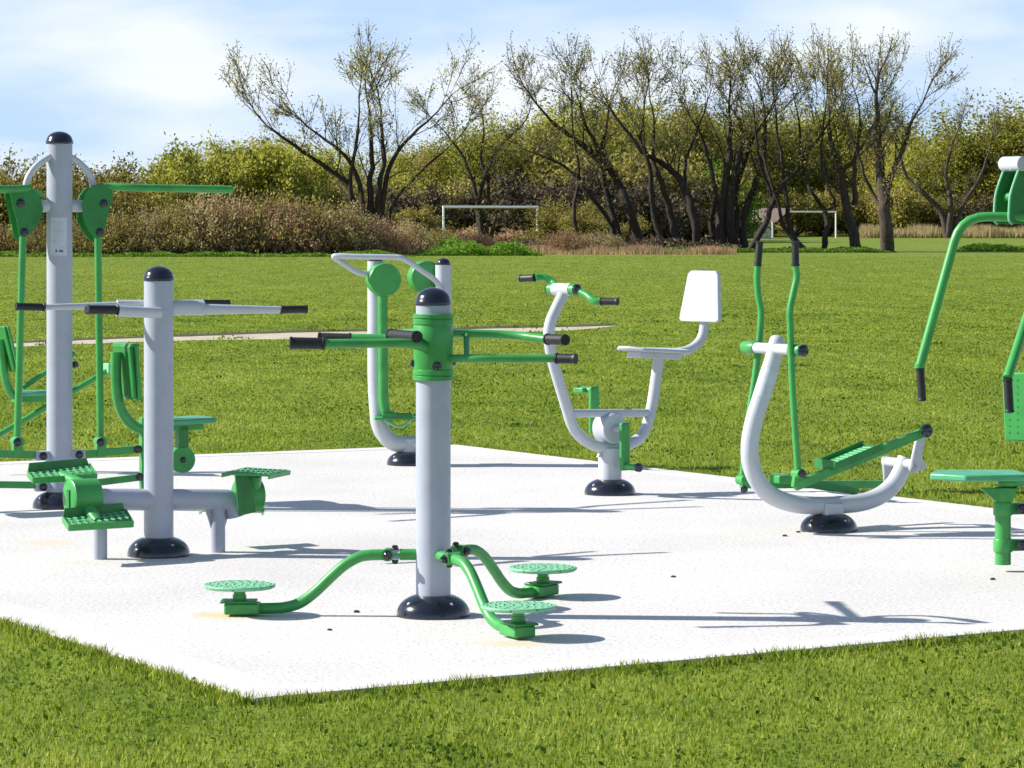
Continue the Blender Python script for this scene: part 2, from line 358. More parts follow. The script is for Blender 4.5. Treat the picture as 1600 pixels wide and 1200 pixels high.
# ================================================================== 2. double stepper
def stepper():
    c = G(248, 868); pl = Plane(c, 31); u, n = pl.u, pl.n; px = c.y/F
    t = thing('double_stepper', 'low grey stepper with domed post, horizontal handlebars and tilting green foot plates', 'exercise machine', c)
    base_cap(c, .150, .088, t)
    post(c, .0705, .05, 1.6-(438-HY)*px, t)
    dome_cap(c+Z*(1.6-(439-HY)*px), .0755, .072, t)
    # handlebars
    MB().tube([pl(183, 475, -.11), pl(236, 475, -.08)], .020, 18).build('handle_socket', 'white', t)
    MB().tube([pl(183, 486, .12), pl(250, 489, .10)], .026, 18).build('handle_socket', 'white', t)
    MB().tube([pl(260, 481, 0), pl(317, 481, .03)], .036, 22).build('handle_socket', 'white', t)
    MB().tube([pl(262, 476, -.06), pl(317, 473, -.10)], .018, 16).build('handle_socket', 'white', t)
    a = pl(70, 480, -.13); MB().tube([pl(184, 477, -.11), a], [.018, .017, .014], 16).build('handle_bar', 'white', t); grip(a, pl(24, 479, -.14), .0185, t)
    grip(pl(184, 484, .12), pl(135, 484, .14), .022, t)
    a = pl(437, 484, .10); MB().tube([pl(314, 483, .04), a], [.026, .022, .017, .017], 18).build('handle_bar', 'white', t); grip(a, pl(480, 483, .12), .0195, t)
    grip(pl(316, 473, -.10), pl(358, 473.5, -.12), .016, t)
    # cross tube with its legs
    MB().tube(bent([pl(140, 780), pl(362, 781), pl(368, 806)], .08), .051, 28).build('cross_tube', 'post', t)
    for (x, yb, s) in ((156, 873, 1), (340, 862, -1)):
        top = pl(x, 790); bot = pl(x, yb); bot.z = 0
        m = MB().tube([top, bot], .035 if s > 0 else .037, 24)
        lg = m.build('leg', 'post', t)
        MB().prism([top-u*.065-Z*.02-n*.004, top+u*.065-Z*.02-n*.004, top+u*.03-Z*.13-n*.004, top-u*.03-Z*.13-n*.004], n*.008).build('gusset', 'post', lg)
    # left drum and pedals
    dl = pl(108, 777)
    MB().lathe([(.02, -.001), (.079, 0), (.084, .004), (.084, .135), (.079, .14), (.03, .14)], dl, u, 44).build('drum', 'green', t)
    MB().bar(dl+Z*.035-u*.002, dl-Z*.055-u*.002, .03, .012, n).build('stop_bracket', 'dgreen', t)
    def pedal(p1, p2, p3, p4, arm_to, lip=.030, wall=.05):
        # p1..p4 corners of the tread, arm_to: hub point
        v = [p1, p2, p3, p4]; ctr = sum(v, Vector())/4
        nn = (p2-p1).cross(p4-p1).normalized()
        if nn.z < 0: nn = -nn
        m = MB().prism(v, nn*.010); pd = m.build('foot_plate', 'green', t, .003)
        if wall:
            tk = (p1-p4).normalized()*.008; up_ = nn*wall+(p1-p4).normalized()*.012
            w_ = MB().prism([p1, p2, p2+up_*.8-(p2-p1)*.04, p1+up_+(p2-p1)*.03], tk); w_.build('back_wall', 'dgreen', pd, .003)  # shade on the wall's front is put into the darker green
        mr = MB(); lip2 = nn*(.5*lip-.012)
        for a_, b_ in ((p2, p3), (p3, p4), (p4, p1)): mr.bar(a_+lip2, b_+lip2, .008, lip, (b_-a_).cross(nn))
        mr.build('rim', 'green', pd, .002)
        mt = MB(); e1 = (p2-p1); e2 = (p4-p1)
        for i in range(9):
            for j in range(3):
                q = p1+e1*((i+.7)/9.4)+e2*((j+.7)/3.4)+nn*.010
                mt.bar(q-e1.normalized()*.008-e2.normalized()*.012, q+e1.normalized()*.008+e2.normalized()*.012, .006, .008, nn)
        mt.build('tread', 'mint', pd)
        MB().tube([ctr-nn*.003, arm_to], [.026, .034], 14).build('pedal_arm', 'green', t)
    hub = dl+u*.07
    pedal(pl(43, 741, -.26), pl(140, 729, -.28), pl(151, 746, -.14), pl(52, 752, -.13), hub+Z*.05)
    pedal(pl(98, 812, .08), pl(196, 800, .06), pl(208, 820, .22), pl(108, 826, .24), hub-Z*.05+n*.05)
    # right drum seen behind the tube end, one plate high, one low
    dr = pl(372, 775)
    MB().lathe([(.02, -.001), (.079, 0), (.084, .004), (.084, .105), (.079, .11), (.03, .11)], dr, u, 44).build('drum', 'green', t)
    hub = dr+u*.06
    pedal(pl(347, 742, .24), pl(420, 745, .24), pl(453, 738, .03), pl(385, 733, .03), hub+Z*.04+n*.05, .022, 0)
    pedal(pl(312, 800, -.30), pl(410, 802, -.28), pl(412, 796, -.16), pl(318, 794, -.16), hub-Z*.05-n*.04, .022, 0)
    MB().prism([pl(366, 742, .10), pl(392, 742, .10), pl(398, 800, .10), pl(372, 806, .10)], n*.012).build('side_plate', 'dgreen', t, .002)
stepper()

# ================================================================== 3. tall pull down station
def pulldown():
    c = G(93, 793); pl = Plane(c, 27); u, n = pl.u, pl.n; px = c.y/F
    t = thing('pull_down_station', 'tallest grey post with information sheet, two green rocker plates and seats hung on side linkages', 'exercise machine', c)
    base_cap(c, .150, .09, t)
    zt = 1.6-(224-HY)*px
    post(c, .0715, .05, zt, t)
    dome_cap(c+Z*(zt-.003), .077, .07, t)
    # information sheet wrapped on the post
    z1 = 1.6-(340-HY)*px; z0 = 1.6-(399-HY)*px
    sh = wrap_label(c, .0715, z0, z1, R(-125), R(-48), 'plate', t, 'information_sheet')
    def mark(za, zb, a0, a1): wrap_label(c, .0730, za, zb, R(a0), R(a1), 'ink', sh, 'print', .0008, 4)
    mark(z0+.018, z0+.032, -100, -92); mark(z0+.018, z0+.030, -84, -66)
    for i in range(7):
        zz = z1-.030-i*.017
        wrap_label(c, .0730, zz, zz+.0030, R(-112), R(-62-6*((i*5) % 3)), 'steel', sh, 'print', .0008, 6)
    # axle brackets and arched stays
    for s in (-1, 1):
        cx = 93+s*50
        st = MB().tube([c+u*.06*s+Z*(1.6-(322-HY)*px), c+u*.22*s+Z*(1.6-(322-HY)*px)], .034, 20).build('axle', 'white', t)
        pts = [pl(93+s*14, 244, .02), pl(93+s*30, 254, .02), pl(93+s*42, 266, .02), pl(93+s*50, 280, .02), pl(93+s*54, 298, .02)]
        MB().tube(pts, .019, 14, 5).build('stay', 'white', t)
    ol = [(15, 300), (30, 294), (50, 296), (62, 308), (67, 326), (64, 342), (54, 358), (40, 371), (30, 369), (27, 350), (19, 318)]
    orr = [(128, 318), (133, 302), (142, 291), (158, 287), (174, 289), (176, 302), (171, 326), (165, 350), (161, 370), (149, 373), (138, 360), (129, 342)]
    for poly, s, (b1, b2) in ((ol, -1, ((32, 317), (38, 363))), (orr, 1, ((162, 318), (156, 363)))):
        for off in (.060, -.066):
            MB().prism([pl(x-(9 if off < 0 else 0), y+(3 if off < 0 else 0), off) for x, y in poly], n*.008).build('rocker_plate', 'dgreen', t, .002)  # unlit viewer-facing plates: shade is in the colour
        MB().prism([pl(x, y, -.058) for x, y in poly[:1]+poly[1:4]], n*.118).build('rocker_web', 'green', t, .002)
        for b in (b1, b2): bolt(pl(*b, .068), n, t, .022, .014)
        # pull handle: a long flat loop reaching out over the seat
        if s > 0: x0, x1, y0, y1 = 170, 362, 291, 296
        else: x0, x1, y0, y1 = 45, -150, 294, 291
        for off in (.05, -.05):
            MB().tube(bent([pl(x0, y0, off), pl(x0+s*28, y0+2, off*2.2), pl(x1, y1, off*4)], .1), .0215, 16).build('pull_bar', 'green', t)
        # hanging rod
        xt = 153 if s > 0 else 36; xb = 157 if s > 0 else 27
        MB().tube([pl(xt, 366, .0), pl(xb, 690, .0)], .020, 14).build('hanging_rod', 'green', t)
        for sgn, yy in ((1, 0),):
            MB().lathe([(.03, -.04), (.03, .04)], pl(xb, 690), n, 18).build('rod_end', 'green', t)
            bolt(pl(xb, 691, .04), n, t, .022, .018)
            MB().bar(pl(xb, 694), pl(xb, 714), .04, .055, n).build('rod_bracket', 'green', t, .003)
    # linkages (upper and lower) on both sides
    def link(x0, y0, x1, y1, h=.042, off=0): MB().bar(pl(x0, y0, off), pl(x1, y1, off), .03, h, n).build('link_bar', 'green', t, .004)
    link(127, 710, 224, 701); link(62, 711, -90, 706); link(127, 757, 224, 745, .038); link(62, 758, -90, 756, .038)
    for s in (-1, 1):
        for yy in (711, 759):
            p = c+u*.075*s+Z*(1.6-(yy-HY)*px)
            MB().box(p, u*.07, n*.03, Z*.026).build('pivot_bracket', 'post', t, .006)
            bolt(p+u*.03*s+n*.030, n, t, .021, .018)
    for q in ((215, 702), (218, 745)): bolt(pl(*q, .016), n, t, .021, .02)
    # seat carrier on the right
    MB().bar(pl(226, 652), pl(226, 765), .05, .05, n).build('seat_carrier', 'green', t, .004)
    MB().tube([pl(228, 672, 0), pl(212, 667, 0), pl(198, 655, 0), pl(188, 637, 0), pl(183, 615, 0), pl(181, 585, 0), pl(181, 550, 0)], .030, 16, 4).build('back_tube', 'green', t)
    ctr = pl(195, 580, 0); w = .150
    tilt = (Z*.150+u*(-.012))
    bk = MB().box(ctr, u*.012, n*w, tilt).build('backrest', 'dgreen', t, .01)
    rm = MB()
    for e in (1, -1): rm.bar(ctr+n*w*e-tilt+u*.02, ctr+n*w*e+tilt+u*.02, .018, .05, u)
    rm.bar(ctr+tilt-n*w+u*.02, ctr+tilt+n*w+u*.02, .05, .018, u); rm.bar(ctr-tilt-n*w+u*.02, ctr-tilt+n*w+u*.02, .05, .018, u)
    rm.build('rim', 'green', bk, .003)
    s0 = pl(272, 660, 0)
    MB().prism([s0-u*.16-n*.15-Z*.01, s0+u*.20-n*.15, s0+u*.22, s0+u*.20+n*.15, s0-u*.16+n*.15-Z*.01], Z*.028).build('seat', 'seat', t, .008)
    MB().bar(s0-u*.15-Z*.02, s0+u*.17-Z*.02, .06, .05, n).build('seat_support', 'green', t, .003)
    MB().bar(pl(284, 665), pl(284, 700), .06, .06, n).build('drop_bracket', 'dgreen', t, .003)
    dd = pl(283, 718)
    MB().lathe([(.02, -.03), (.073, -.03), (.076, -.026), (.076, .026), (.073, .03), (.02, .03)], dd, n, 36).build('drum', 'green', t)
    bolt(dd+n*.03, n, t, .016, .014)
    MB().tube([dd-n*.0, pl(226, 745)], .018, 12).build('drum_stay', 'dgreen', t)
    # the carrier of the left hand seat, just outside the picture
    MB().bar(pl(-84, 652), pl(-84, 768), .05, .05, n).build('seat_carrier', 'green', t, .004)
    s1 = pl(-130, 664)
    MB().prism([s1-u*.20-n*.15, s1+u*.16-n*.15-Z*.01, s1+u*.16+n*.15-Z*.01, s1-u*.20+n*.15, s1-u*.22], Z*.028).build('seat', 'seat', t, .008)
pulldown()

# ================================================================== 3b. seated press behind it
def seated_press():
    c = G(93, 737); pl = Plane(c, 27); u, n = pl.u, pl.n
    t = thing('seated_leg_press', 'green diagonal framed seated machine half hidden behind the tallest grey post', 'exercise machine', c)
    base_cap(c, .13, .08, t)
    MB().lathe([(.05, .05), (.05, .92)], c, Z, 28).build('post', 'dgreen', t)
    MB().tube([pl(-40, 702), pl(172, 577)], .019, 14).build('long_strut', 'green', t)
    MB().tube([pl(35, 606), pl(117, 552)], .016, 14).build('short_strut', 'green', t)
    bolt(pl(117, 570, .02), n, t, .022, .03)
    MB().tube([pl(117, 570, .02), pl(93, 572, 0)], .016, 12).build('crank_pin', 'dgreen', t)
    MB().bar(pl(20, 622), pl(95, 621), .07, .055, n).build('seat_beam', 'green', t, .004)
    MB().box(pl(50, 614), u*.12, n*.13, Z*.012).build('seat', 'seat', t, .006)
    MB().tube([pl(30, 624), pl(16, 612), pl(8, 590), pl(4, 560), pl(0, 530)], .026, 14, 4).build('back_tube', 'green', t)
    ctr = pl(9, 545); tl = Z*.145-u*.035
    bk = MB().box(ctr, u*.010, n*.10, tl).build('backrest', 'dgreen', t, .008)
    rm = MB()
    for e in (1, -1): rm.bar(ctr+n*.10*e-tl+u*.015, ctr+n*.10*e+tl+u*.015, .016, .04, u)
    rm.build('rim', 'green', bk, .003)
    MB().box(pl(168, 575), u*.012, n*.05, Z*.03).build('foot_plate', 'mint', t, .004)
seated_press()

# ================================================================== 4. double air walker in the middle
def walker():
    c = G(640, 726); pl = Plane(c, 6); u, n = pl.u, pl.n; px = c.y/F
    t = thing('double_air_walker', 'white U-framed machine with two round green hubs, half hidden behind the green-collared post', 'exercise machine', c)
    base_cap(c, .150, .085, t)
    MB().lathe([(.055, .05), (.055, .17)], c, Z, 30).build('pedestal', 'white', t)
    MB().tube(bent([pl(587, 408), pl(587, 600), pl(592, 668), pl(612, 694), pl(668, 694), pl(688, 668), pl(693, 600), pl(693, 414)], .18), .0545, 26).build('frame', 'white', t)
    for x, y in ((587, 409), (693, 415)):
        dome_cap(pl(x, y), .047, .05, t)
    for (x, y, off, xs) in ((601, 437, .10, 598), (666, 433, -.05, 668)):
        h = pl(x, y, off)
        MB().lathe([(.03, -.085), (.100, -.085), (.106, -.08), (.108, .015), (.104, .022), (.02, .024)], h, n+u*.22, 44).build('hub', 'green', t)
        top = pl(xs, y+18, off-.02)
        lg = MB().tube(bent([top, pl(xs+1, 628, off-.02), pl(xs+6, 648, off-.02), pl(xs+18, 652, off-.02)], .08), .033, 20).build('swing_leg', 'green', t)
        f0 = pl(xs+(22 if xs < 640 else 2), 653, off)
        MB().box(f0, u*(.15 if xs < 640 else .10), n*.075, Z*.010).build('foot_plate', 'green', t, .006)
        m = MB()
        for e in (-1, 1): m.bar(f0-u*.10+n*.07*e+Z*.012, f0+u*.10+n*.07*e+Z*.012, .010, .03, n)
        m.build('foot_rail', 'dgreen', t, .003)
        MB().tube([f0-u*.08-Z*.015, f0+u*.02-Z*.06, f0+u*.09-Z*.015], .010, 10, 4).build('toe_loop', 'mint', t)
    MB().tube([pl(584, 428, .06), pl(560, 426, .12), pl(540, 414, .20), pl(522, 402, .25), pl(530, 400, .27), pl(560, 401, .28), pl(615, 402, .28), pl(632, 405, .27), pl(655, 420, .2), pl(680, 438, .10), pl(691, 456, .05)], .0185, 16, 4).build('hand_rail', 'white', t)
walker()

# ================================================================== 5. seated cycle
def cycle():
    c = G(953, 772); pl = Plane(c, 40); u, n = pl.u, pl.n; px = c.y/F
    t = thing('seated_exercise_cycle', 'white machine with padded chair, tilted green handlebar and green pedal cranks', 'exercise machine', c)
    base_cap(c, .150, .088, t)
    MB().lathe([(.068, .05), (.068, .27)], c, Z, 36).build('pedestal', 'white', t)
    MB().tube(bent([pl(882, 455), pl(855, 512), pl(862, 560), pl(897, 676), pl(930, 699), pl(975, 699), pl(1006, 682), pl(1018, 640), pl(1030, 556)], .13), .033, 22).build('frame', 'white', t)
    MB().tube([pl(890, 646), pl(1016, 645)], .024, 18).build('cross_bar', 'white', t)
    # head and handlebar
    h0 = pl(880, 452)
    MB().tube([h0-n*.075, h0+n*.075], .036, 22).build('head_tube', 'white', t)
    for s in (-1, 1):
        MB().tube([h0+n*.072*s, h0+n*.115*s], .033, 22).build('collar', 'green', t)
        MB().lathe([(.030, 0), (.030, .014), (.02, .022), (.001, .023)], h0+n*.115*s, n*s, 20).build('end_cap', 'black', t)
    a = h0+n*.09
    L1 = pl(836, 434, -.25)
    MB().tube([h0-n*.09, pl(866, 443, -.17), pl(853, 434, -.22), pl(845, 433, -.24), L1], .021, 16, 4).build('handle_bar', 'green', t)
    grip(L1, pl(813, 435, -.36), .0215, t)
    R1 = pl(938, 471, .28)
    MB().tube([a, pl(915, 460, .18), pl(924, 467, .23), pl(931, 471, .26), R1], .021, 16, 4).build('handle_bar', 'green', t)
    grip(R1, pl(966, 471, .38), .0215, t)
    # seat and back
    s0 = pl(1010, 549)
    st = MB().prism([pl(975, 546)+n*.05, pl(985, 549)+n*.12, pl(1052, 552)+n*.16, pl(1064, 549), pl(1052, 552)-n*.16, pl(985, 549)-n*.12, pl(975, 546)-n*.05], Z*.022).build('seat', 'white', t, .009)
    MB().prism([pl(990, 548.5)+n*.06, pl(1052, 551.5)+n*.08, pl(1052, 551.5)-n*.08, pl(990, 548.5)-n*.06], -Z*.04).build('seat_support', 'white', t, .005)
    MB().tube(bent([pl(1030, 553), pl(1075, 549), pl(1097, 532), pl(1102, 500), pl(1100, 470)], .13), .029, 20).build('back_tube', 'white', t)
    b1, b2, b3, b4 = pl(1097, 506), pl(1097, 421), 0, 0
    ax = Vector((-u.x, -u.y, 0))
    up = (pl(1098, 423)-pl(1091, 503)); cen = pl(1091, 503)
    def bp(a_, z_): return cen+n*a_+up*z_
    hw0, hw1 = .172, .128
    po = [bp(-hw0*.86, 0), bp(hw0*.86, 0), bp(hw0, .04), bp(hw0*.985, .12), bp(hw1*1.02, .93), bp(hw1*.84, 1.0), bp(-hw1*.84, 1.0), bp(-hw1*1.02, .93), bp(-hw0*.985, .12), bp(-hw0, .04)]
    bk = MB().prism(po, u*.028).build('backrest', 'white', t, .006)
    # crank housing, cranks, pedals
    hc = pl(952, 669)
    MB().lathe([(.03, -.055), (.084, -.055), (.09, -.048), (.09, .048), (.084, .055), (.03, .055)], hc, n, 40).build('crank_housing', 'white', t)
    MB().tube([hc-n*.13, hc+n*.13], .022, 16).build('crank_axle', 'white', t)
    MB().prism([c+Z*.22-u*.10-n*.01, c+Z*.22+u*.10-n*.01, c+Z*.34+u*.03-n*.01, c+Z*.34-u*.03-n*.01], n*.02).build('gusset', 'white', t, .003)
    for s, (x0, y0, x1, y1) in ((1, (966, 669, 964, 726)), (-1, (940, 668, 941, 614))):
        p0 = hc+n*.135*s; p1 = p0+Vector((0, 0, -s*.215))
        MB().bar(p0+Z*.04*s, p1-Z*.025*s, .030, .068, n).build('crank', 'green', t, .012)
        MB().tube([p1-n*.005*s, p1+n*.11*s], .021, 14).build('pedal', 'green', t)
        if s > 0: MB().lathe([(.026, 0), (.026, .02), (.016, .026)], p1+n*.11*s, n*s, 16).build('pedal_cap', 'black', t)
        else:
            MB().box(p1+n*.09*s, u*.05, n*.045, Z*.014).build('pedal_plate', 'green', t, .005)
cycle()

# ================================================================== 6. elliptical walker
def elliptical():
    c = G(1295, 829); pl = Plane(c, TH); u, n = pl.u, pl.n; px = c.y/F
    t = thing('elliptical_cross_trainer', 'curved white tube machine with two tall wavy green handles and long sloping green pedal bar', 'exercise machine', c)
    base_cap(c, .148, .088, t)
    MB().prism([c+u*.055+n*.06+Z*.06, c+u*.055-n*.06+Z*.06, c-u*.055-n*.06+Z*.06, c-u*.055+n*.06+Z*.06], Z*.085).build('pedestal', 'white', t, .008)
    pts = [(1214, 533), (1208, 560), (1199, 592), (1188, 626), (1178, 658), (1172, 690), (1172, 716), (1179, 742), (1194, 765), (1217, 780), (1246, 788), (1278, 790), (1312, 789), (1346, 785), (1374, 775), (1395, 758), (1408, 736), (1415, 716)]
    fr = MB().tube([pl(*p) for p in pts], [.040, .043]+[.046]*14+[.045, .043], 28, 4).build('frame', 'white', t)
    MB().lathe([(.040, -.004), (.038, .012), (.028, .024), (.012, .030), (.001, .031)], pl(1214, 533), (pl(1214, 533)-pl(1208, 560)), 26).build('end_cap', 'white', t)
    # pale sticker along the upper tube
    v0, v1 = pl(1203, 578), pl(1189, 622)
    d = (v1-v0).normalized(); s = d.cross(n).normalized()
    MB().tube([v0+n*.0015, v1+n*.0015], .0462, 28).build('label_sleeve', 'plate', t)
    # cross axle
    h = pl(1209, 545)
    MB().tube([h-n*.22, h+n*.22], .028, 20).build('axle', 'white', t)
    for s in (-1, 1):
        MB().lathe([(.03, 0), (.033, .004), (.033, .096), (.03, .10)], h+n*(.16 if s > 0 else -.26), n, 24).build('collar', 'green', t)
        MB().lathe([(.030, 0), (.030, .012), (.018, .020), (.001, .021)], h+n*(.26*s), n*s, 22).build('end_cap', 'black' if s > 0 else 'green', t)
    nr, fa = .21, -.21
    # handles
    MB().tube([pl(1243, 414, nr), pl(1245, 432, nr), pl(1240, 456, nr), pl(1234.5, 484, nr), pl(1235, 510, nr), pl(1236, 545, nr), pl(1238, 600, nr), pl(1242, 665, nr), pl(1247, 738, nr)], .0175, 16, 4).build('handle_bar', 'green', t)
    grip(pl(1243, 416, nr), pl(1242.5, 377, nr), .0195, t)
    MB().tube([pl(1184, 414, fa), pl(1183, 436, fa), pl(1185, 462, fa), pl(1189, 484, fa), pl(1188.5, 505, fa), pl(1185, 545, fa), pl(1178, 600, fa), pl(1169, 660, fa), pl(1160, 748, fa)], .0175, 16, 4).build('handle_bar', 'green', t)
    grip(pl(1184, 416, fa), pl(1187, 377, fa), .0195, t)
    # near pedal bar, rising to the crank
    MB().bar(pl(1242, 760, nr), pl(1449, 673, nr), .032, .046, n).build('pedal_bar', 'green', t, .004)
    MB().lathe([(.026, -.03), (.026, .03)], pl(1247, 741, nr), n, 18).build('rod_end', 'green', t)
    MB().bar(pl(1247, 740, nr), pl(1244, 762, nr), .03, .05, n).build('hinge', 'green', t, .004)
    bolt(pl(1252, 740, nr+.02), n, t, .022, .026)
    MB().tube([pl(1447, 673, nr-.05), pl(1447, 673, nr+.035)], .036, 22).build('bar_head', 'green', t)
    MB().lathe([(.033, 0), (.033, .014), (.02, .022), (.001, .023)], pl(1447, 673, nr+.035), n, 22).build('end_cap', 'black', t)
    MB().lathe([(.03, 0), (.03, .02), (.02, .03), (.001, .031)], pl(1447, 673, nr-.05), -n, 22).build('end_cap', 'white', t)
    def plate(p0, p1, w0, w1):
        p0, p1 = Vector(p0), Vector(p1)
        q = [p0+n*w0, p1+n*w0, p1+n*w1, p0+n*w1]
        pd = MB().prism(q, Z*.008).build('foot_plate', 'green', t, .003)
        m = MB()
        for e in (w0, w1): m.bar(p0+n*e+Z*.012, p1+n*e+Z*.012, .007, .038, n)
        m.bar(p0+n*w0+Z*.018, p0+n*w1+Z*.018, .007, .05, u)
        m.build('rim', 'dgreen', pd, .002)
        mt = MB()
        for i in range(10):
            q0 = p0.lerp(p1, (i+.8)/10.8); mt.bar(q0+n*(w0*.8+w1*.2)+Z*.009, q0+n*(w0*.2+w1*.8)+Z*.009, .008, .006, u)
        mt.build('tread', 'mint', pd)
    plate(pl(1296, 732, nr), pl(1372, 700, nr), .05, -.13)
    MB().bar(pl(1305, 732, nr), pl(1368, 706, nr), .05, .03, n).build('plate_bracket', 'green', t, .003)
    # far pedal bar, lying low
    MB().bar(pl(1158, 757, fa), pl(1395, 757, fa), .032, .040, n).build('pedal_bar', 'green', t, .004)
    MB().lathe([(.026, -.03), (.026, .03)], pl(1160, 750, fa), n, 18).build('rod_end', 'green', t)
    bolt(pl(1162, 765, fa+.02), n, t, .018, .022)
    plate(pl(1215, 752, fa), pl(1312, 768, fa), .16, -.05)
    MB().box(pl(1222, 748, fa+.1), u*.05, n*.05, Z*.02).build('toe_stop', 'green', t, .004)
    # cranks
    k = pl(1411, 724)
    MB().tube([k-n*.16, k+n*.17], .026, 18).build('crank_axle', 'white', t)
    MB().bar(pl(1427, 738, .17), pl(1441, 672, .17), .026, .062, n).build('crank', 'white', t, .012)
    MB().bar(k-n*.15+Z*.03, pl(1388, 757, -.15), .024, .056, n).build('crank', 'white', t, .012)
    bolt(pl(1427, 731, .184), n, t, .020, .014, 'steel')
    bolt(pl(1440, 682, .184), n, t, .018, .012, 'steel')
elliptical()

# ================================================================== 7. chest press at the right edge
def chest_press():
    c = G(1665, 893); s0 = G(1567, 893); pl = Plane(s0, TH); u, n = pl.u, pl.n
    t = thing('chest_press', 'green seat with perforated back and bent overhead arms at the right edge of the pad', 'exercise machine', Vector((c.x, c.y+.05, 0)))
    c = Vector((c.x, c.y+.05, 0))
    base_cap(c, .15, .088, t); post(c, .0705, .05, 1.93, t); dome_cap(c+Z*1.926, .0755, .07, t)
    # overhead bracket
    top = P(1583, 256, s0.y)
    MB().tube([Vector((c.x, c.y, top.z)), top-u*.02], .03, 22).build('top_arm', 'white', t)
    MB().lathe([(.02, -.075), (.030, -.072), (.034, -.066), (.034, .072), (.030, .076), (.02, .078)], top, n, 30).build('pivot', 'white', t)
    for off, dx in ((.075, 23), (-.065, 0)):
        le = [pl(1574+dx, 248, off), pl(1569+dx, 262, off), pl(1561+dx, 284, off), pl(1555+dx, 304, off), pl(1553+dx, 326, off), pl(1553+dx, 344, off), pl(1558+dx, 350, off)]
        q = [pl(1600+dx, 248, off)]+le+[pl(1652+dx, 350, off), pl(1650+dx, 300, off)]
        rp = MB().prism(q, n*.008).build('rocker_plate', 'dgreen', t, .002)  # shaded inner faces painted with the darker green
        MB().tube([p+n*.004 for p in le], .0062, 8, 3).build('lit_plate_edge', 'mint', rp)  # pale tube paints the light caught along the plate edge
    MB().prism([pl(1585, 296, -.04), pl(1590, 268, -.04), pl(1640, 300, -.04), pl(1640, 340, -.04), pl(1585, 336, -.04)], n*.008).build('rocker_web', 'dgreen', t, .002)
    bolt(pl(1592, 313, .0), n, t, .022, .018)
    MB().lathe([(.021, 0), (.021, .11)], pl(1572, 308, -.055), n, 16).build('pin', 'green', t)
    D = s0.y
    # arm frame: cross bar and two drop arms
    A = P(1502, 338, D-.05); B = P(1660, 341, D-.15); up = MB()
    MB().tube(bent([P(1437, 573, D-.1), A, P(1655, 340, D-.05), P(1574, 591, D-.62)], .12), .0215, 20).build('arm_frame', 'green', t)
    MB().lathe([(.024, -.006), (.024, .012)], P(1437, 573, D-.1), Z, 20).build('arm_collar', 'green', t)
    grip(P(1437.5, 575, D-.1), P(1441, 627, D-.1), .0195, t)
    grip(P(1574.5, 592, D-.62), P(1577.5, 645, D-.62), .0205, t)
    # seat
    def z_(y): return 1.6-(y-HY)*D/F
    sx = P(1520, 752, D)
    q = [P(1451, 744, D-.02)+Vector((0, -.04, 0)), P(1500, 751, D)-n*-.0+Vector((0, -.18, 0)), P(1588, 746, D)+Vector((.05, -.14, 0)), P(1586, 742, D)+Vector((.02, .16, 0)), P(1470, 742, D)+Vector((0, .16, 0))]
    for a_ in q: a_.z = z_(748)
    MB().prism(q, Z*.030).build('seat', 'seat', t, .008)
    sp = P(1567, 765, D)
    MB().tube([P(1567, 762, D), P(1567, 882, D)], .0365, 24).build('seat_post', 'green', t)
    MB().prism([P(1530, 762, D)-Vector((0, .03, 0)), P(1590, 762, D)-Vector((0, .03, 0)), P(1580, 784, D)-Vector((0, .03, 0)), P(1556, 784, D)-Vector((0, .03, 0))], Vector((0, .06, 0))).build('seat_bracket', 'green', t, .004)
    for y in (795, 852):
        MB().lathe([(.042, -.03), (.044, -.026), (.044, .026), (.042, .03)], P(1567, y, D), Z, 26).build('clamp', 'green', t)
        MB().bar(P(1577, y, D), Vector((c.x-.05, c.y, z_(y))), .05, .045, Z).build('clamp_arm', 'dgreen', t, .004)
        bolt(P(1596, y, D-.03), (0, -1, 0), t, .022, .02)
    # back tube and back plate
    MB().tube(bent([P(1560, 756, D), P(1600, 752, D), P(1622, 735, D+.02), P(1626, 640, D+.05)], .09), .026, 18).build('back_tube', 'green', t)
    bc = P(1603, 636, D-.03); wv = Vector((math.cos(R(-32)), math.sin(R(-32)), 0)); tz = Z*.157
    nn = wv.cross(Z).normalized()
    bk = MB().prism([bc-wv*.105-tz, bc+wv*.105-tz, bc+wv*.12+tz*.9, bc+wv*.10+tz, bc-wv*.10+tz, bc-wv*.12+tz*.9], -nn*.02).build('backrest', 'green', t, .008)
    m = MB()
    for i in range(5):
        for j in range(9):
            m.lathe([(.0055, 0), (.0055, .0215), (.001, .0215)], bc+wv*(-.08+i*.04)+Z*(-.12+j*.03)-nn*(-.0007), -nn, 6)
    for i in range(5):
        for j in range(9):
            m.lathe([(.0055, 0), (.0055, .0008), (.001, .0008)], bc+wv*(-.08+i*.04)+Z*(-.12+j*.03), nn, 6)
    m.build('perforations', 'dgreen', bk)
chest_press()

# ================================================================== the pad
def isect(p, d, q, e):
    den = d.x*e.y-d.y*e.x; s = ((q.x-p.x)*e.y-(q.y-p.y)*e.x)/den; return p+d*s
fl0, fl1 = G(0, 965), G(110, 1000); fr0, fr1 = G(1410, 1001), G(1600, 984)
bk = G(712, 695); bl = G(0, 722); br = G(1600, 800)
cF = isect(fl0, fl1-fl0, fr0, fr1-fr0); cL = isect(fl0, fl1-fl0, bk, bl-bk); cR = isect(fr0, fr1-fr0, bk, br-bk)
quad = [cF, cR, bk, cL]
def inset(q, d):
    out = []; n = len(q)
    for i in range(n):
        a, b, c = q[i-1], q[i], q[(i+1) % n]; e1 = (b-a).normalized(); e2 = (c-b).normalized()
        n1 = Vector((-e1.y, e1.x, 0)); n2 = Vector((-e2.y, e2.x, 0))
        out.append(isect(a+n1*d, e1, c+n2*d, e2))
    return out
inn = inset(quad, .20)
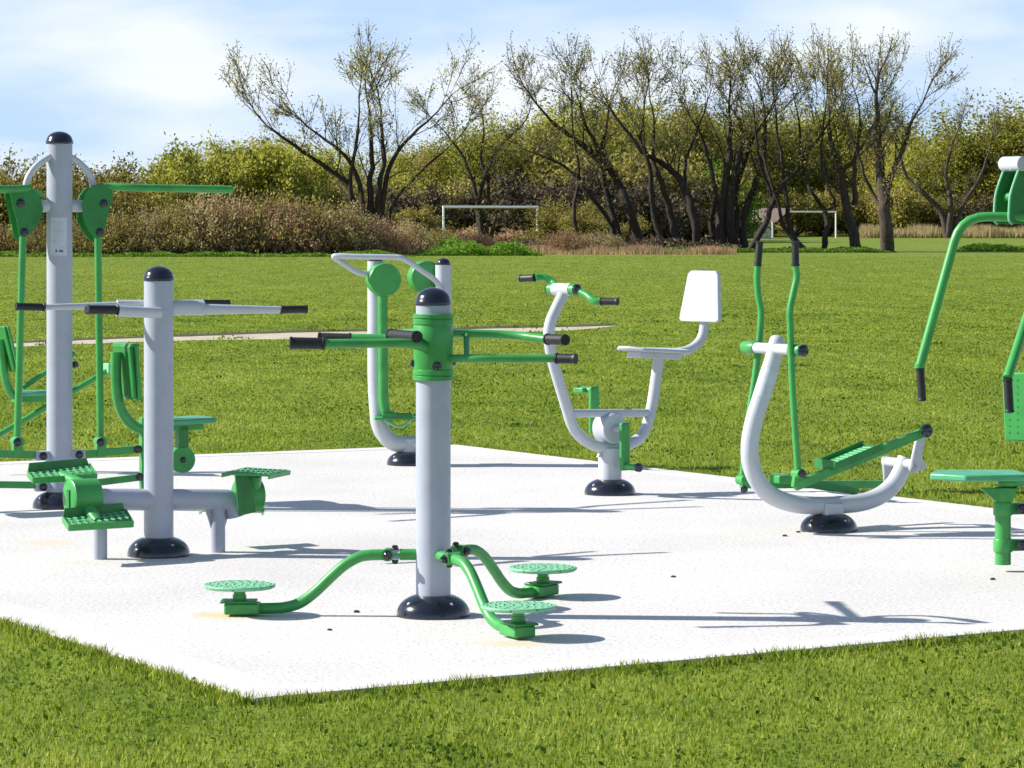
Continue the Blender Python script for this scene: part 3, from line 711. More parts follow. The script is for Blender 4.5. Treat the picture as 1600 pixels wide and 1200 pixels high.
o = MB().prism([p-Z*.12 for p in inn], Z*.120).build('paving', 'concrete', None, 0, False); props(o, kind='structure')
m = MB(); ou = quad; i2 = inset(quad, .204)
for i in range(4):
    j = (i+1) % 4; m.prism([ou[i]-Z*.12, ou[j]-Z*.12, i2[j]-Z*.12, i2[i]-Z*.12], Z*.122)
o = m.build('kerb', 'edging', None, 0, False); props(o, kind='structure')

# ground sheet
def sheet(name, pts, mat, z):
    o = MB().add([Vector((p[0], p[1], z)) for p in pts], [tuple(range(len(pts)))]).build(name, mat, None, 0, False); props(o, kind='structure'); return o
sheet('ground', [(-3000, -60), (3000, -60), (3000, 6000), (-3000, 6000)], 'lawn', -.020)
# worn path across the field
up = [(-60, 541), (0, 536), (100, 531), (200, 527), (350, 522), (500, 517), (650, 515), (800, 511), (900, 509), (965, 507)]
lo = [(-60, 547), (0, 541), (100, 537), (200, 533), (350, 529), (500, 528), (650, 524), (800, 518), (900, 514), (965, 508)]
def gg(l, dz=0): return [G(x, y+dz) for x, y in l]
rng = random.Random(3)
def jag(l, a):
    pts = catmull(l, 6); return [p+Vector((0, rng.uniform(-a, a), 0)) for p in pts]
sheet('path', [tuple(p) for p in jag(gg(lo), .12)]+[tuple(p) for p in jag(gg(up), .06)][::-1], 'path', -.016)
sheet('path_edge_soil', [tuple(p) for p in jag(gg([(x, y-.3) for x, y in up]), .05)]+[tuple(p) for p in jag(gg([(x, y-3.4) for x, y in up]), .3)][::-1], 'soil', -.0155)

# ================================================================== pebbles
def pebble(x, y, s, label, seed):
    r = random.Random(seed); g = G(x, y); v = []; f = []
    import bmesh
    bm = bmesh.new(); bmesh.ops.create_icosphere(bm, subdivisions=2, radius=s)
    for q in bm.verts:
        k = 1+r.uniform(-.18, .18); q.co = Vector((q.co.x*1.3*k, q.co.y*k, max(q.co.z*.7*k, -s*.3)))
    me = bpy.data.meshes.new('pebble'); bm.to_mesh(me); bm.free()
    me.materials.append(M['soil']); o = bpy.data.objects.new('pebble', me); COL.objects.link(o); o.location = (g.x, g.y, s*.28)
    props(o, label, 'pebble', 'small stones on the pad')
pebble(557, 957, .010, 'small dark stone left of the nearest black base cover', 1)
pebble(515, 985, .008, 'tiny dark stone in front of the left green swing arm', 2)
pebble(1052, 902, .009, 'lone small dark stone on open paving right of the far standing disc', 3)
pebble(1226, 838, .010, 'small dark stone just left of the cross trainer base cover', 4)
pebble(1247, 832, .009, 'small stone touching the left side of the cross trainer base', 5)
pebble(1551, 906, .010, 'small dark stone below the chest press seat post', 6)

# ================================================================== vegetation
def fastmesh(name, V, nper, vals, mat):
    """V: (k*nper,3) vertices, one face per nper verts; vals: per face tint"""
    k = len(V)//nper; me = bpy.data.meshes.new(name)
    me.vertices.add(len(V)); me.vertices.foreach_set('co', V.astype(np.float32).ravel())
    me.loops.add(len(V)); me.loops.foreach_set('vertex_index', np.arange(len(V), dtype=np.int32))
    me.polygons.add(k); me.polygons.foreach_set('loop_start', np.arange(0, len(V), nper, dtype=np.int32))
    try: me.polygons.foreach_set('loop_total', np.full(k, nper, dtype=np.int32))
    except Exception: pass
    me.update(calc_edges=True)
    at = me.attributes.new('v', 'FLOAT', 'FACE'); at.data.foreach_set('value', vals.astype(np.float32))
    me.materials.append(M[mat]); return me
def cards(C, size, rs, flat=.0):
    n = len(C); a = rs.normal(size=(n, 3)); a /= np.linalg.norm(a, axis=1)[:, None]
    b = rs.normal(size=(n, 3)); b -= a*(a*b).sum(1)[:, None]; b /= np.linalg.norm(b, axis=1)[:, None]
    s = (size*rs.uniform(.55, 1.35, n))[:, None]
    V = np.stack([C-a*s, C+b*s*.55, C+a*s, C-b*s*.55], 1).reshape(-1, 3)
    return V
def pip(x, y, q):
    ins = np.zeros(len(x), bool); n = len(q); ok = np.ones(len(x), bool)
    for i in range(n):
        a, b = q[i], q[(i+1) % n]
        ok &= ((b.x-a.x)*(y-a.y)-(b.y-a.y)*(x-a.x)) > 0
    return ok
def grass():
    rs = np.random.RandomState(5); n = 700000
    t = rs.uniform(0, 1, n); D = 8.9*(146/8.9)**(t**.92)
    X = rs.uniform(-1, 1, n)*(D*.172+.8)
    yy = HY+EYE*F/D; xx = 800+X*F/D; c0 = np.interp(xx, [p[0] for p in up], [p[1] for p in up])-3; c1 = np.interp(xx, [p[0] for p in lo], [p[1] for p in lo])
    keep = ~pip(X, D, quad) & ~((yy > c0) & (yy < c1) & (xx < 960)); X, D = X[keep], D[keep]; n = len(X)
    cl = np.sin(X*3.1+np.sin(D*1.7)*2)*np.sin(D*2.3+X*1.3)
    h = rs.uniform(.007, .021, n)*(1+.3*cl)
    w = rs.uniform(.003, .006, n)*np.clip(D/14, 1, 4)
    a = rs.uniform(0, 2*np.pi, n); lean = rs.normal(0, .35, (n, 2))*h[:, None]
    B = np.stack([X, D, np.full(n, -.022)], 1); d = np.stack([np.cos(a)*w, np.sin(a)*w, np.zeros(n)], 1)
    T = B+np.stack([lean[:, 0], lean[:, 1], h+.004], 1)
    V = np.stack([B-d, B+d, T], 1).reshape(-1, 3)
    mo = .10*np.sin(X*1.3+2*np.sin(D*.21)+1)*np.sin(D*.37+1.5*np.sin(X*.7))+.08*np.sin(X*4.1+D*.9)*np.sin(D*1.1-X*2.2)
    v = np.clip(.45+.16*cl+mo+rs.normal(0, .17, n), 0, 1)
    me = fastmesh('grass', V, 3, v, 'blade'); o = bpy.data.objects.new('grass', me); COL.objects.link(o)
    props(o, 'short mown grass surrounding the pale pad', 'grass', kind='stuff')
grass()
def edge_grass():
    rs = np.random.RandomState(8); Vs = []; vals = []
    for i in range(4):
        a, b = quad[i], quad[(i+1) % 4]; L = (b-a).length; n = int(L*900)
        t = rs.uniform(0, 1, n); e = (b-a)/L; nr = Vector((e.y, -e.x, 0))
        off = np.abs(rs.normal(0, .05, n))-.004
        clump = .5+.5*np.sin(t*L*5+i)*np.sin(t*L*13.7)
        B = np.stack([a.x+(b.x-a.x)*t+nr.x*off, a.y+(b.y-a.y)*t+nr.y*off, np.full(n, -.020)], 1)
        h = rs.uniform(.02, .045, n)*(.7+.5*clump); an = rs.uniform(0, 6.28, n); w = .004
        d = np.stack([np.cos(an)*w, np.sin(an)*w, 0*an], 1)
        ln = rs.normal(0, .4, (n, 2))*h[:, None]
        T = B+np.stack([ln[:, 0]-nr.x*h*.15, ln[:, 1]-nr.y*h*.15, h], 1)
        Vs.append(np.stack([B-d, B+d, T], 1).reshape(-1, 3)); vals.append(np.clip(rs.normal(.4, .25, n), 0, 1))
    me = fastmesh('edge_grass', np.concatenate(Vs), 3, np.concatenate(vals), 'blade')
    o = bpy.data.objects.new('edge_grass', me); COL.objects.link(o); props(o, 'longer ragged grass fringe along the pad edges', 'grass', kind='stuff')
edge_grass()

def weeds():
    rs = np.random.RandomState(15); Vs = []; vs_ = []
    for k in range(420):
        D = 9.0*(60/9.0)**rs.uniform(0, 1); X = rs.uniform(-1, 1)*(D*.17+.5); n = rs.randint(10, 60); R_ = rs.uniform(.03, .16)*(1+D/30)
        C = np.stack([X+rs.normal(0, R_, n), D+rs.normal(0, R_*1.6, n), rs.uniform(-.012, .006, n)], 1)
        C = C[~pip(C[:, 0], C[:, 1], quad)]
        if not len(C): continue
        Vs.append(cards(C, .009+D*.00025, rs)); vs_.append(np.clip(rs.normal(rs.uniform(.1, .9), .12, len(C)), 0, 1))
    o = bpy.data.objects.new('clover', fastmesh('clover', np.concatenate(Vs), 4, np.concatenate(vs_), 'fresh')); COL.objects.link(o)
    props(o, 'small patches of clover and broad leaves in the lawn', 'clover', kind='stuff')
weeds()
class Wood:
    def __init__(s): s.V = []; s.F = []; s.tips = []; s.n = 0
    def seg(s, pts, rs_, k):
        m = len(pts); base = s.n
        t0 = (pts[-1]-pts[0]).normalized(); up = Vector((0, 1, 0)) if abs(t0.y) < .9 else Vector((1, 0, 0))
        a = t0.cross(up).normalized(); b = t0.cross(a)
        for p, r in zip(pts, rs_):
            for j in range(k):
                w = 6.2832*j/k; q = p+(a*math.cos(w)+b*math.sin(w))*r; s.V.append((q.x, q.y, q.z))
        for i in range(m-1):
            for j in range(k): s.F.append((base+i*k+j, base+i*k+(j+1) % k, base+(i+1)*k+(j+1) % k, base+(i+1)*k+j))
        s.n += m*k
    def grow(s, p, d, L, r, lev, rg, up=.18, kids=(3, 5), spread=.6, minr=.008, wob=.18):
        n = 5 if lev > 1 else 3; pts = [p.copy()]; rr = [r]; q = p.copy(); dd = d.normalized()
        for i in range(n):
            dd = (dd+Vector((rg.uniform(-wob, wob), rg.uniform(-wob, wob), rg.uniform(-wob, wob)*.6+up*.25))).normalized()
            q = q+dd*(L/n); pts.append(q.copy()); rr.append(max(minr, r*(1-.55*(i+1)/n)))
        s.seg(pts, rr, 7 if lev > 2 else (5 if lev > 1 else 3))
        if lev <= 0:
            s.tips += pts[1:]; return
        if lev == 1: s.tips += pts[2:]
        for i in range(rg.randint(*kids)):
            f = rg.uniform(.3, 1.0); k = min(n-1, int(f*n)); b = pts[k].lerp(pts[k+1], f*n-k)
            ax = Vector((rg.gauss(0, 1), rg.gauss(0, 1), rg.gauss(0, .7))); nd = (dd+ax.normalized()*spread*rg.uniform(.7, 1.5)).normalized()
            if nd.z < -.1: nd.z *= .3
            s.grow(b, nd, L*rg.uniform(.5, .78), max(minr, rr[k]*rg.uniform(.45, .65)), lev-1, rg, up, kids, spread, minr, wob)
        s.grow(pts[-1], dd, L*.7, rr[-1], lev-1, rg, up, kids, spread, minr, wob)
    def mesh(s, name, mat):
        me = bpy.data.meshes.new(name); me.from_pydata(s.V, [], s.F); me.materials.append(M[mat])
        me.polygons.foreach_set('use_smooth', [True]*len(me.polygons)); me.update(); return me
def link(name, me, parent):
    o = bpy.data.objects.new(name, me); COL.objects.link(o); o.parent = parent; return o
def leaves_at(tips, per, jit, size, rs):
    T = np.array([tuple(t) for t in tips]); C = np.repeat(T, per, axis=0)
    C = C+rs.normal(0, jit, C.shape); base = np.repeat(rs.uniform(.1, .75, len(T)), per)
    C[:, 2] = np.maximum(C[:, 2], .1)
    V = cards(C, size, rs); v = np.clip(base+rs.normal(0, .18, len(C)), 0, 1); return V, v

# --- the near line of bare trees: stems given as measured lines, then grown on
def stem_tree(label, base_px, D, stems, leafmat='buds', top=None, low=.4, per=2, seed=1, bark='bark', group='bare trees along the field edge', size=.06):
    rg = random.Random(seed); rs = np.random.RandomState(seed)
    b = P(base_px, 400, D); b.z = 0
    t = thing('bare_tree', label, 'tree', b, group); w = Wood()
    for (pts, r0, r1) in stems:
        q = [P(x, y, D+rg.uniform(-.5, .5) if i else D)-b for i, (x, y) in enumerate(pts)]
        q = catmull(q, 4); m = len(q); rr = [1.25*(r0+(r1-r0)*i/(m-1)) for i in range(m)]
        q = [p+Vector((rg.uniform(-.05, .05), rg.uniform(-.05, .05), 0)) if 0 < i < m-1 else p for i, p in enumerate(q)]
        w.seg(q, rr, 9)
        d = (q[-1]-q[-2]).normalized()
        w.grow(q[-1], d, 2.1, r1, 3, rg, .15, (3, 4), .6, .013)
        for i in range(int(m*low), m, 2):
            if rg.random() < .8:
                a = rg.uniform(-1, 1); nd = (Vector((a, rg.uniform(-1, 1), .5))+d*.6).normalized()
                w.grow(q[i], nd, rg.uniform(.9, 1.9), max(.024, rr[i]*.36), 2, rg, .15, (2, 4), .6, .013)
    link('trunk', w.mesh('trunk', bark), t)
    V, v = leaves_at(w.tips, per, .16, size, rs); link('crown', fastmesh('crown', V, 4, v, leafmat), t)
    return t
stem_tree('wide bare many-stemmed tree rising from brambles left of the left goal', 575, 157, [
    ([(565, 372), (556, 330), (540, 285), (510, 262), (470, 235), (428, 204)], .16, .05),
    ([(575, 372), (566, 320), (556, 270), (530, 235), (490, 205)], .14, .05),
    ([(580, 372), (552, 330), (549, 270), (560, 200)], .13, .06), ([(582, 372), (578, 300), (582, 250), (578, 195)], .15, .07),
    ([(588, 372), (592, 300), (600, 250), (596, 195)], .14, .06), ([(592, 372), (600, 310), (612, 255), (640, 215), (668, 190)], .13, .05),
    ([(600, 372), (615, 320), (650, 275), (690, 240)], .09, .04)], seed=11, per=2, size=.06)
stem_tree('leaning bare tree left of centre with a long limb reaching left', 985, 172, [
    ([(1002, 392), (985, 330), (960, 275), (925, 240), (895, 215), (862, 190)], .24, .08),
    ([(975, 392), (958, 340), (945, 290), (940, 240), (948, 195)], .17, .06),
    ([(960, 392), (952, 345), (912, 292), (885, 262), (862, 250)], .12, .05),
    ([(995, 392), (975, 300), (935, 232), (915, 195)], .16, .06), ([(905, 392), (897, 330), (905, 270), (895, 200)], .10, .05)], seed=21)
stem_tree('dark bare tree with an S-bent trunk in the middle of the row', 1085, 168, [
    ([(1092, 394), (1086, 345), (1074, 305), (1058, 275), (1030, 252), (1005, 238), (975, 200)], .23, .07),
    ([(1060, 392), (1048, 335), (1035, 290), (1020, 250), (1022, 195)], .18, .06),
    ([(1040, 392), (1020, 330), (1015, 262), (1000, 220), (1005, 190)], .14, .06), ([(1070, 290), (1072, 250), (1090, 200)], .08, .05)], seed=31)
stem_tree('dense clump of dark upright stems left of the hut', 1150, 168, [
    ([(1128, 396), (1126, 340), (1134, 290), (1140, 240), (1142, 195)], .26, .09), ([(1150, 396), (1140, 340), (1146, 280), (1160, 220), (1158, 195)], .24, .08),
    ([(1165, 396), (1160, 345), (1178, 295), (1192, 250), (1196, 195)], .20, .07), ([(1140, 396), (1152, 350), (1150, 300), (1172, 230), (1186, 200)], .17, .06),
    ([(1120, 396), (1112, 350), (1118, 300), (1105, 240), (1090, 200)], .14, .05)], seed=41)
stem_tree('slender bare tree leaning far to the right beside the clump', 1175, 166, [
    ([(1166, 398), (1190, 360), (1208, 318), (1222, 290), (1248, 262), (1268, 230), (1290, 200)], .15, .05), ([(1208, 318), (1200, 290), (1186, 250), (1180, 200)], .10, .04)], seed=51, low=.55)
stem_tree('thin bare tree in front of the left post of the right goal', 1255, 166, [
    ([(1264, 396), (1240, 370), (1231, 335), (1226, 290), (1222, 250), (1213, 195)], .14, .05), ([(1262, 396), (1228, 360), (1216, 320), (1196, 260), (1192, 230)], .10, .04)], seed=61, low=.55)
stem_tree('thin crooked bare tree growing in front of the right goal', 1285, 166, [
    ([(1286, 392), (1292, 355), (1288, 328), (1268, 300), (1254, 262), (1249, 195)], .14, .05), ([(1290, 330), (1304, 318), (1290, 285), (1284, 240), (1286, 195)], .09, .04)], seed=71, low=.55)
stem_tree('bare tree with a rusty trunk just right of the right goal', 1335, 168, [
    ([(1340, 394), (1328, 345), (1318, 300), (1312, 262), (1300, 225), (1294, 190)], .24, .08), ([(1336, 320), (1334, 280), (1338, 240), (1344, 190)], .13, .06),
    ([(1322, 300), (1310, 300), (1292, 270), (1285, 220)], .08, .04), ([(1316, 268), (1334, 250), (1352, 220), (1364, 195)], .09, .04)], seed=81, bark='bark2')
stem_tree('thickest straight bare trunk forking widely, rightmost of the row', 1385, 164, [
    ([(1386, 396), (1384, 350), (1380, 310), (1374, 255), (1370, 190)], .30, .16), ([(1384, 325), (1388, 290), (1398, 262), (1412, 232), (1424, 190)], .16, .07),
    ([(1378, 325), (1362, 300), (1350, 270), (1340, 240)], .09, .05)], seed=91, bark='bark2')

stem_tree('sparse bare tree behind the left goal crossbar', 760, 245, [
    ([(752, 375), (748, 320), (760, 270), (780, 230), (812, 200)], .20, .07), ([(756, 375), (742, 300), (726, 250), (700, 212)], .17, .06),
    ([(760, 375), (764, 300), (752, 250), (756, 200)], .15, .06), ([(766, 375), (790, 300), (826, 250), (862, 222)], .15, .06)], seed=101, low=.3)
stem_tree('low spreading bare tree above the dry reeds at the right', 1475, 295, [
    ([(1480, 372), (1470, 330), (1440, 300), (1418, 278), (1405, 240)], .28, .09), ([(1482, 372), (1486, 320), (1478, 270), (1490, 220)], .26, .09),
    ([(1486, 372), (1505, 320), (1530, 280), (1545, 240)], .22, .08)], seed=111, low=.3, bark='bark2')
# --- leafy prototypes
def leafy_proto(name, label, cat, h, wdt, seed, leafmat, bark='bark', lev=3, per=9, jit=.28, size=.13, kids=(3, 4), spread=.8, stems=3, up=.2):
    rg = random.Random(seed); rs = np.random.RandomState(seed); w = Wood()
    for i in range(stems):
        a = rg.uniform(0, 6.28); d = Vector((math.cos(a)*wdt/h*.55, math.sin(a)*wdt/h*.55, 1))
        w.grow(Vector((math.cos(a)*.15, math.sin(a)*.15, 0)), d, h*.42, h*.016, lev, rg, up, kids, spread, .012)
    # bring to the wanted height
    z = max(v[2] for v in w.V); k = h/z
    w.V = [(v[0]*k*wdt/h*1.3, v[1]*k*wdt/h*1.3, v[2]*k) for v in w.V]; w.tips = [Vector((p.x*k*wdt/h*1.3, p.y*k*wdt/h*1.3, p.z*k)) for p in w.tips]
    t = thing(name, label, cat, (0, 0, 0))
    link('trunk', w.mesh('trunk', bark), t)
    V, v = leaves_at(w.tips, per, jit, size, rs); link('crown', fastmesh('crown', V, 4, v, leafmat), t)
    return t
def dup(proto, used=set()):
    if proto.name not in used: used.add(proto.name); return proto
    r = proto.copy(); COL.objects.link(r)
    for ch in proto.children:
        c_ = ch.copy(); COL.objects.link(c_); c_.parent = r
    return r
def put(proto, x, D, s, label, group, rg, sz=None, name=None):
    o = dup(proto); p = P(x, 400, D); o.location = (p.x, D, -.05); o.rotation_euler = (0, 0, rg.uniform(0, 6.28))
    o.scale = (s, s, (sz or s)); o['label'] = label; o['group'] = group; return o
far = [leafy_proto('woodland_tree', 'x', 'tree', 11, 8, 100+i, ('willow', 'olive', 'willow', 'olive')[i], per=22, jit=.55, size=.125, spread=.95, stems=4) for i in range(4)]
rg = random.Random(77)
spots = []
for x, top, D, k in [(345, 238, 300, 0), (395, 228, 310, 1), (455, 232, 320, 0), (505, 240, 315, 2), (640, 236, 320, 2), (690, 232, 300, 1), (745, 205, 300, 0), (800, 215, 300, 3), (850, 170, 300, 0), (905, 182, 310, 1), (965, 165, 320, 2), (1025, 175, 330, 3),
                     (1080, 185, 340, 0), (1130, 178, 350, 1), (1185, 190, 355, 2), (1240, 180, 360, 0), (1295, 186, 365, 3), (1350, 178, 360, 2), (1400, 225, 350, 1), (1450, 232, 340, 0), (1500, 215, 345, 2), (1550, 170, 330, 0), (1605, 180, 330, 3), (1665, 190, 330, 1), (-70, 240, 300, 1)]:
    spots.append((x, top-(18 if x > 880 else 16), D, k))
WH = {345: 'behind the left end of the brown brambles', 395: 'behind the bramble mound, left of the bare many-stemmed tree', 455: 'under the left limb of the many-stemmed tree', 505: 'close left behind the many-stemmed tree',
      640: 'close right behind the many-stemmed tree', 690: 'behind the left post of the left goal', 745: 'behind the middle of the left goal', 800: 'behind the right half of the left goal', 850: 'just right of the left goal',
      905: 'behind the long left-reaching limb', 965: 'behind the leaning bare tree', 1025: 'left of the S-bent trunk', 1080: 'directly behind the S-bent trunk', 1130: 'behind the clump of dark upright stems',
      1185: 'behind the small hut', 1240: 'behind the left half of the right goal', 1295: 'behind the right half of the right goal', 1350: 'between the rusty trunk and the thickest trunk', 1400: 'just right of the thickest trunk',
      1450: 'above the left end of the dry reeds', 1500: 'above the middle of the dry reeds', 1550: 'left of the overhead green bracket', 1605: 'behind the overhead green bracket at the right edge', 1665: 'beyond the right edge of the view', -70: 'beyond the left edge of the view'}
for x, top, D, k in spots:
    hh = 1.6+(HY-top)*D/F; s = hh/11
    put(far[k], x, D, max(s, .85)*1.15, '%s far woodland tree %s' % (('yellow-green', 'olive', 'pale yellow-green', 'dull olive')[k], WH[x]), 'trees of the far woodland', rg, s)
# understory shrubs closing the view under the crowns
shr = [leafy_proto('shrub', 'x', 'shrub', 4, 4.5, 200+i, ('olive', 'fresh', 'twig', 'olive')[i], per=10, jit=.32, size=.13, lev=3, stems=4, spread=1.0, up=.05) for i in range(4)]  # the twig kind carries painted gap shade in its colour
US = [(872, 262, 225, 2), (918, 226, 240, 3), (945, 275, 218, 2), (985, 242, 240, 0), (1015, 285, 225, 2), (1060, 250, 240, 0), (1092, 262, 245, 1), (330, 290, 275, 0), (380, 285, 275, 3), (430, 290, 270, 0), (480, 282, 270, 2), (530, 285, 270, 0), (585, 290, 270, 2), (640, 288, 268, 2), (690, 282, 278, 0), (735, 288, 278, 2), (780, 284, 278, 2), (822, 290, 278, 0), (865, 280, 278, 3),
      (905, 288, 230, 0), (1040, 290, 250, 2), (1075, 296, 260, 1), (1105, 290, 262, 1), (1240, 300, 330, 3), (1290, 300, 330, 0), (1335, 296, 330, 3), (1380, 300, 330, 0), (1430, 296, 325, 3), (1475, 302, 325, 0), (1525, 298, 325, 2), (1570, 300, 325, 0), (1625, 300, 325, 3)]
def lm(x):
    if x < 470: return 'behind the bramble mound'
    if x < 650: return 'at the foot of the many-stemmed tree'
    if x < 760: return 'behind the left half of the left goal'
    if x < 880: return 'behind the right half of the left goal'
    if x < 1000: return 'among the feet of the leaning bare tree'
    if x < 1120: return 'around the foot of the S-bent trunk'
    if x < 1320: return 'behind the right goal'
    if x < 1450: return 'between the right goal and the dry reeds'
    return 'behind the dry reeds'
sides = {}
for x, top, D, k in US:
    hh = 1.6+(HY-top)*D/F; w_ = lm(x); i = sides.get(w_, 0); sides[w_] = i+1
    q = ('leftmost', 'next after leftmost', 'third from left', 'fourth from left', 'fifth from left', 'sixth from left', 'seventh from left', 'eighth from left')[i]
    put(shr[k], x, D, hh/4*.95, '%s shrub %s, %s' % (('olive leafy', 'fresh green', 'dark brown twiggy, shade-coloured', 'dull olive')[k], w_, q), 'shrubs under the woodland', rg, hh/4)
# left hedge bushes, nearer
hb = [leafy_proto('hedge_bush', 'x', 'bush', 4, 4, 300+i, 'olive', per=12, jit=.22, size=.085, lev=3, stems=4, spread=.9, up=.12) for i in range(3)]
hb.append(leafy_proto('hedge_bush', 'x', 'bush', 4, 4, 310, 'willow', per=14, jit=.22, size=.09, lev=3, stems=4, spread=.9, up=.12))
HB = [(-60, 232, 156, 0), (12, 234, 156, 1), (60, 290, 154, 2), (108, 282, 156, 0), (150, 272, 156, 1), (196, 246, 160, 2), (236, 262, 160, 0), (282, 286, 158, 1), (325, 250, 160, 3), (362, 226, 162, 3), (405, 220, 164, 3), (450, 236, 164, 3), (492, 262, 166, 0), (536, 280, 168, 1), (604, 318, 166, 2), (935, 330, 176, 0), (885, 306, 186, 1)]
HL = ['beyond the left edge', 'at the left edge beside the tallest machine post', 'low, just left of the tallest grey post', 'just right of the tallest grey post', 'above the right pull bar', 'tall and twiggy above the long green pull bar', 'right of the tall twiggy bush', 'low in the dip of the hedge line',
      'right of the dip in the hedge line', 'tall and yellowish right of the long green bar', 'tall, left of the many-stemmed tree', 'under the leftmost limb of the many-stemmed tree', 'close left of the many-stemmed trunks', 'low at the foot of the many-stemmed trunks', 'right beside the many-stemmed trunks', 'low, under the leaning bare tree', 'just right of the left goal']
for (x, top, D, k), l in zip(HB, HL):
    hh = 1.6+(HY-top)*D/F; put(hb[k], x, D, max(hh/4, .85)*.9, '%s hedge bush %s' % ('yellow-green' if k == 3 else 'olive', l), 'bushes of the long hedge', rg, hh/4)
# brambles
def bramble_proto(seed, mat='bramble', n=420, h=2.2, wd=2.0):
    rg = random.Random(seed); rs = np.random.RandomState(seed); w = Wood(); tips = []
    for i in range(n):
        a = rg.uniform(0, 6.28); r0 = wd*rg.random()**.7; p = Vector((math.cos(a)*r0, math.sin(a)*r0, 0)); b = rg.uniform(0, 6.28)
        reach = rg.uniform(.5, 1.3); ht = h*rg.uniform(.35, 1.0)*math.sqrt(max(.15, 1-(r0/wd)**2))
        pts = [p+Vector((math.cos(b)*reach*t, math.sin(b)*reach*t, ht*math.sin(t*2.2)/1.0)) for t in (0, .25, .5, .75, 1.0)]
        w.seg(pts, [.014, .012, .011, .009, .007], 3); tips += pts[1:]
    t = thing('bramble', 'x', 'bramble bush', (0, 0, 0))
    link('stems', w.mesh('stems', 'bramblewood'), t)
    V, v = leaves_at(tips, 6, .13, .06, rs); link('foliage', fastmesh('foliage', V, 4, v, mat), t); return t
M['bramblewood'] = mat_bark('reddish_bramble_wood', (.10, .06, .04), (.26, .17, .11))
M['straw'] = mat_leaf('straw_and_pale_green', [(.18, .13, .06), (.42, .32, .15), (.60, .48, .25), (.36, .40, .10)], .45)
br_ = [bramble_proto(400, n=300), bramble_proto(401, 'straw', 300, 2.4, 1.6), bramble_proto(402, 'olive', 260)]
BR = [(-20, 340, 149, 0), (40, 334, 149, 2), (95, 330, 148, 2), (140, 326, 147, 2), (190, 318, 147, 2), (238, 326, 147, 1), (285, 308, 147, 2), (330, 302, 147, 1), (372, 304, 148, 0), (415, 288, 148, 2), (455, 306, 148, 0), (500, 300, 149, 2), (545, 320, 149, 1), (592, 334, 150, 0), (640, 345, 152, 1), (690, 352, 155, 2), (745, 360, 158, 0), (885, 356, 162, 0), (940, 362, 162, 1)]
BLb = ['at the far left edge', 'left of the tallest grey post', 'right behind the tallest grey post', 'below the right rocker plate', 'under the start of the long green bar', 'under the middle of the long green bar', 'under the end of the long green bar', 'on the left slope of the mound', 'highest on the left of the mound', 'at the top of the mound', 'right of the mound top',
       'on the right slope of the mound', 'left of the white hand rail', 'behind the left end of the white hand rail', 'behind the air walker hubs', 'below the left goal post', 'below the left goal crossbar', 'left of the cycle handlebar', 'behind the cycle handlebar']
for (x, top, D, k), l in zip(BR, BLb):
    hh = 1.6+(HY-top)*D/F; put(br_[k], x, D, max(.75, hh/2.3)*.8, '%s bramble %s' % (('pinkish brown', 'straw and green', 'olive and brown')[k], l), 'brambles in front of the hedge', rg, hh/2.2)

# ground cover strips
def cover(name, label, pxs, D0, D1, h, n, mat, seed, size, zfun=None):
    rs = np.random.RandomState(seed); x = rs.uniform(pxs[0], pxs[1], n); D = rs.uniform(D0, D1, n); X = (x-800)/F*D
    hh = h*(.45+.55*np.abs(np.sin(X*.9+1)*np.sin(X*.37+D*.2)))
    hh = hh*np.clip(np.minimum(x-pxs[0], pxs[1]-x)/45, .04, 1)*(.75+.25*np.sin(X*2.7)*np.sin(X*1.1+D))
    C = np.stack([X, D, rs.uniform(0, 1, n)**1.3*hh-.04], 1)
    V = cards(C, size, rs); v = np.clip(rs.normal(.45, .25, n), 0, 1)
    o = bpy.data.objects.new(name, fastmesh(name, V, 4, v, mat)); COL.objects.link(o); props(o, label, 'undergrowth', kind='stuff')
def stalks(name, label, pxs, D0, D1, h, n, mat, seed, w=.03):
    rs = np.random.RandomState(seed); x = rs.uniform(pxs[0], pxs[1], n); D = rs.uniform(D0, D1, n); X = (x-800)/F*D
    hh = h*rs.uniform(.5, 1.05, n)*(.75+.3*np.sin(X*.6)*np.sin(X*1.7)); a = rs.uniform(0, 6.28, n)
    B = np.stack([X, D, np.full(n, -.05)], 1); d = np.stack([np.cos(a)*w, np.sin(a)*w, 0*a], 1)
    T = B+np.stack([rs.normal(0, .12, n)*hh, rs.normal(0, .12, n)*hh, hh], 1)
    V = np.stack([B-d, B+d, T], 1).reshape(-1, 3); v = np.clip(rs.normal(.5, .25, n), 0, 1)
    o = bpy.data.objects.new(name, fastmesh(name, V, 3, v, mat)); COL.objects.link(o); props(o, label, 'undergrowth', kind='stuff')
cover('nettle_patch', 'bright green low nettles at the foot of the hedge near the middle', (640, 850), 148, 156, .9, 26000, 'fresh', 501, .07)
cover('hedge_foot_plants', 'low green plants along the foot of the left hedge', (-60, 650), 143.5, 146.5, .35, 26000, 'fresh', 502, .06)
stalks('dry_grass', 'dry straw-coloured grass under the hedge and bare trees', (560, 1150), 153, 170, .55, 13000, 'bramble', 503, .03)
stalks('reed_bed', 'band of brown dry reeds beyond the right part of the field', (1345, 1720), 300, 318, 1.4, 26000, 'reed', 504, .05)
cover('gap_shade_tangle', 'twiggy tangle coloured as dark shade around the feet of the bare trees in the middle', (600, 1185), 164, 176, 1.1, 16000, 'twig', 509, .09)  # twigs coloured dark to paint the shade between the tree feet
cover('tree_foot_plants', 'dark green low plants around the feet of the bare trees', (1000, 1400), 162, 167, .38, 26000, 'fresh', 505, .07)
cover('low_plants', 'low dark green plants on the far field at the right', (1480, 1720), 168, 172, .7, 9000, 'fresh', 506, .08)
cover('woodland_floor', 'tangled brown growth on the woodland floor', (560, 1130), 245, 268, 1.6, 36000, 'bramble', 507, .12)
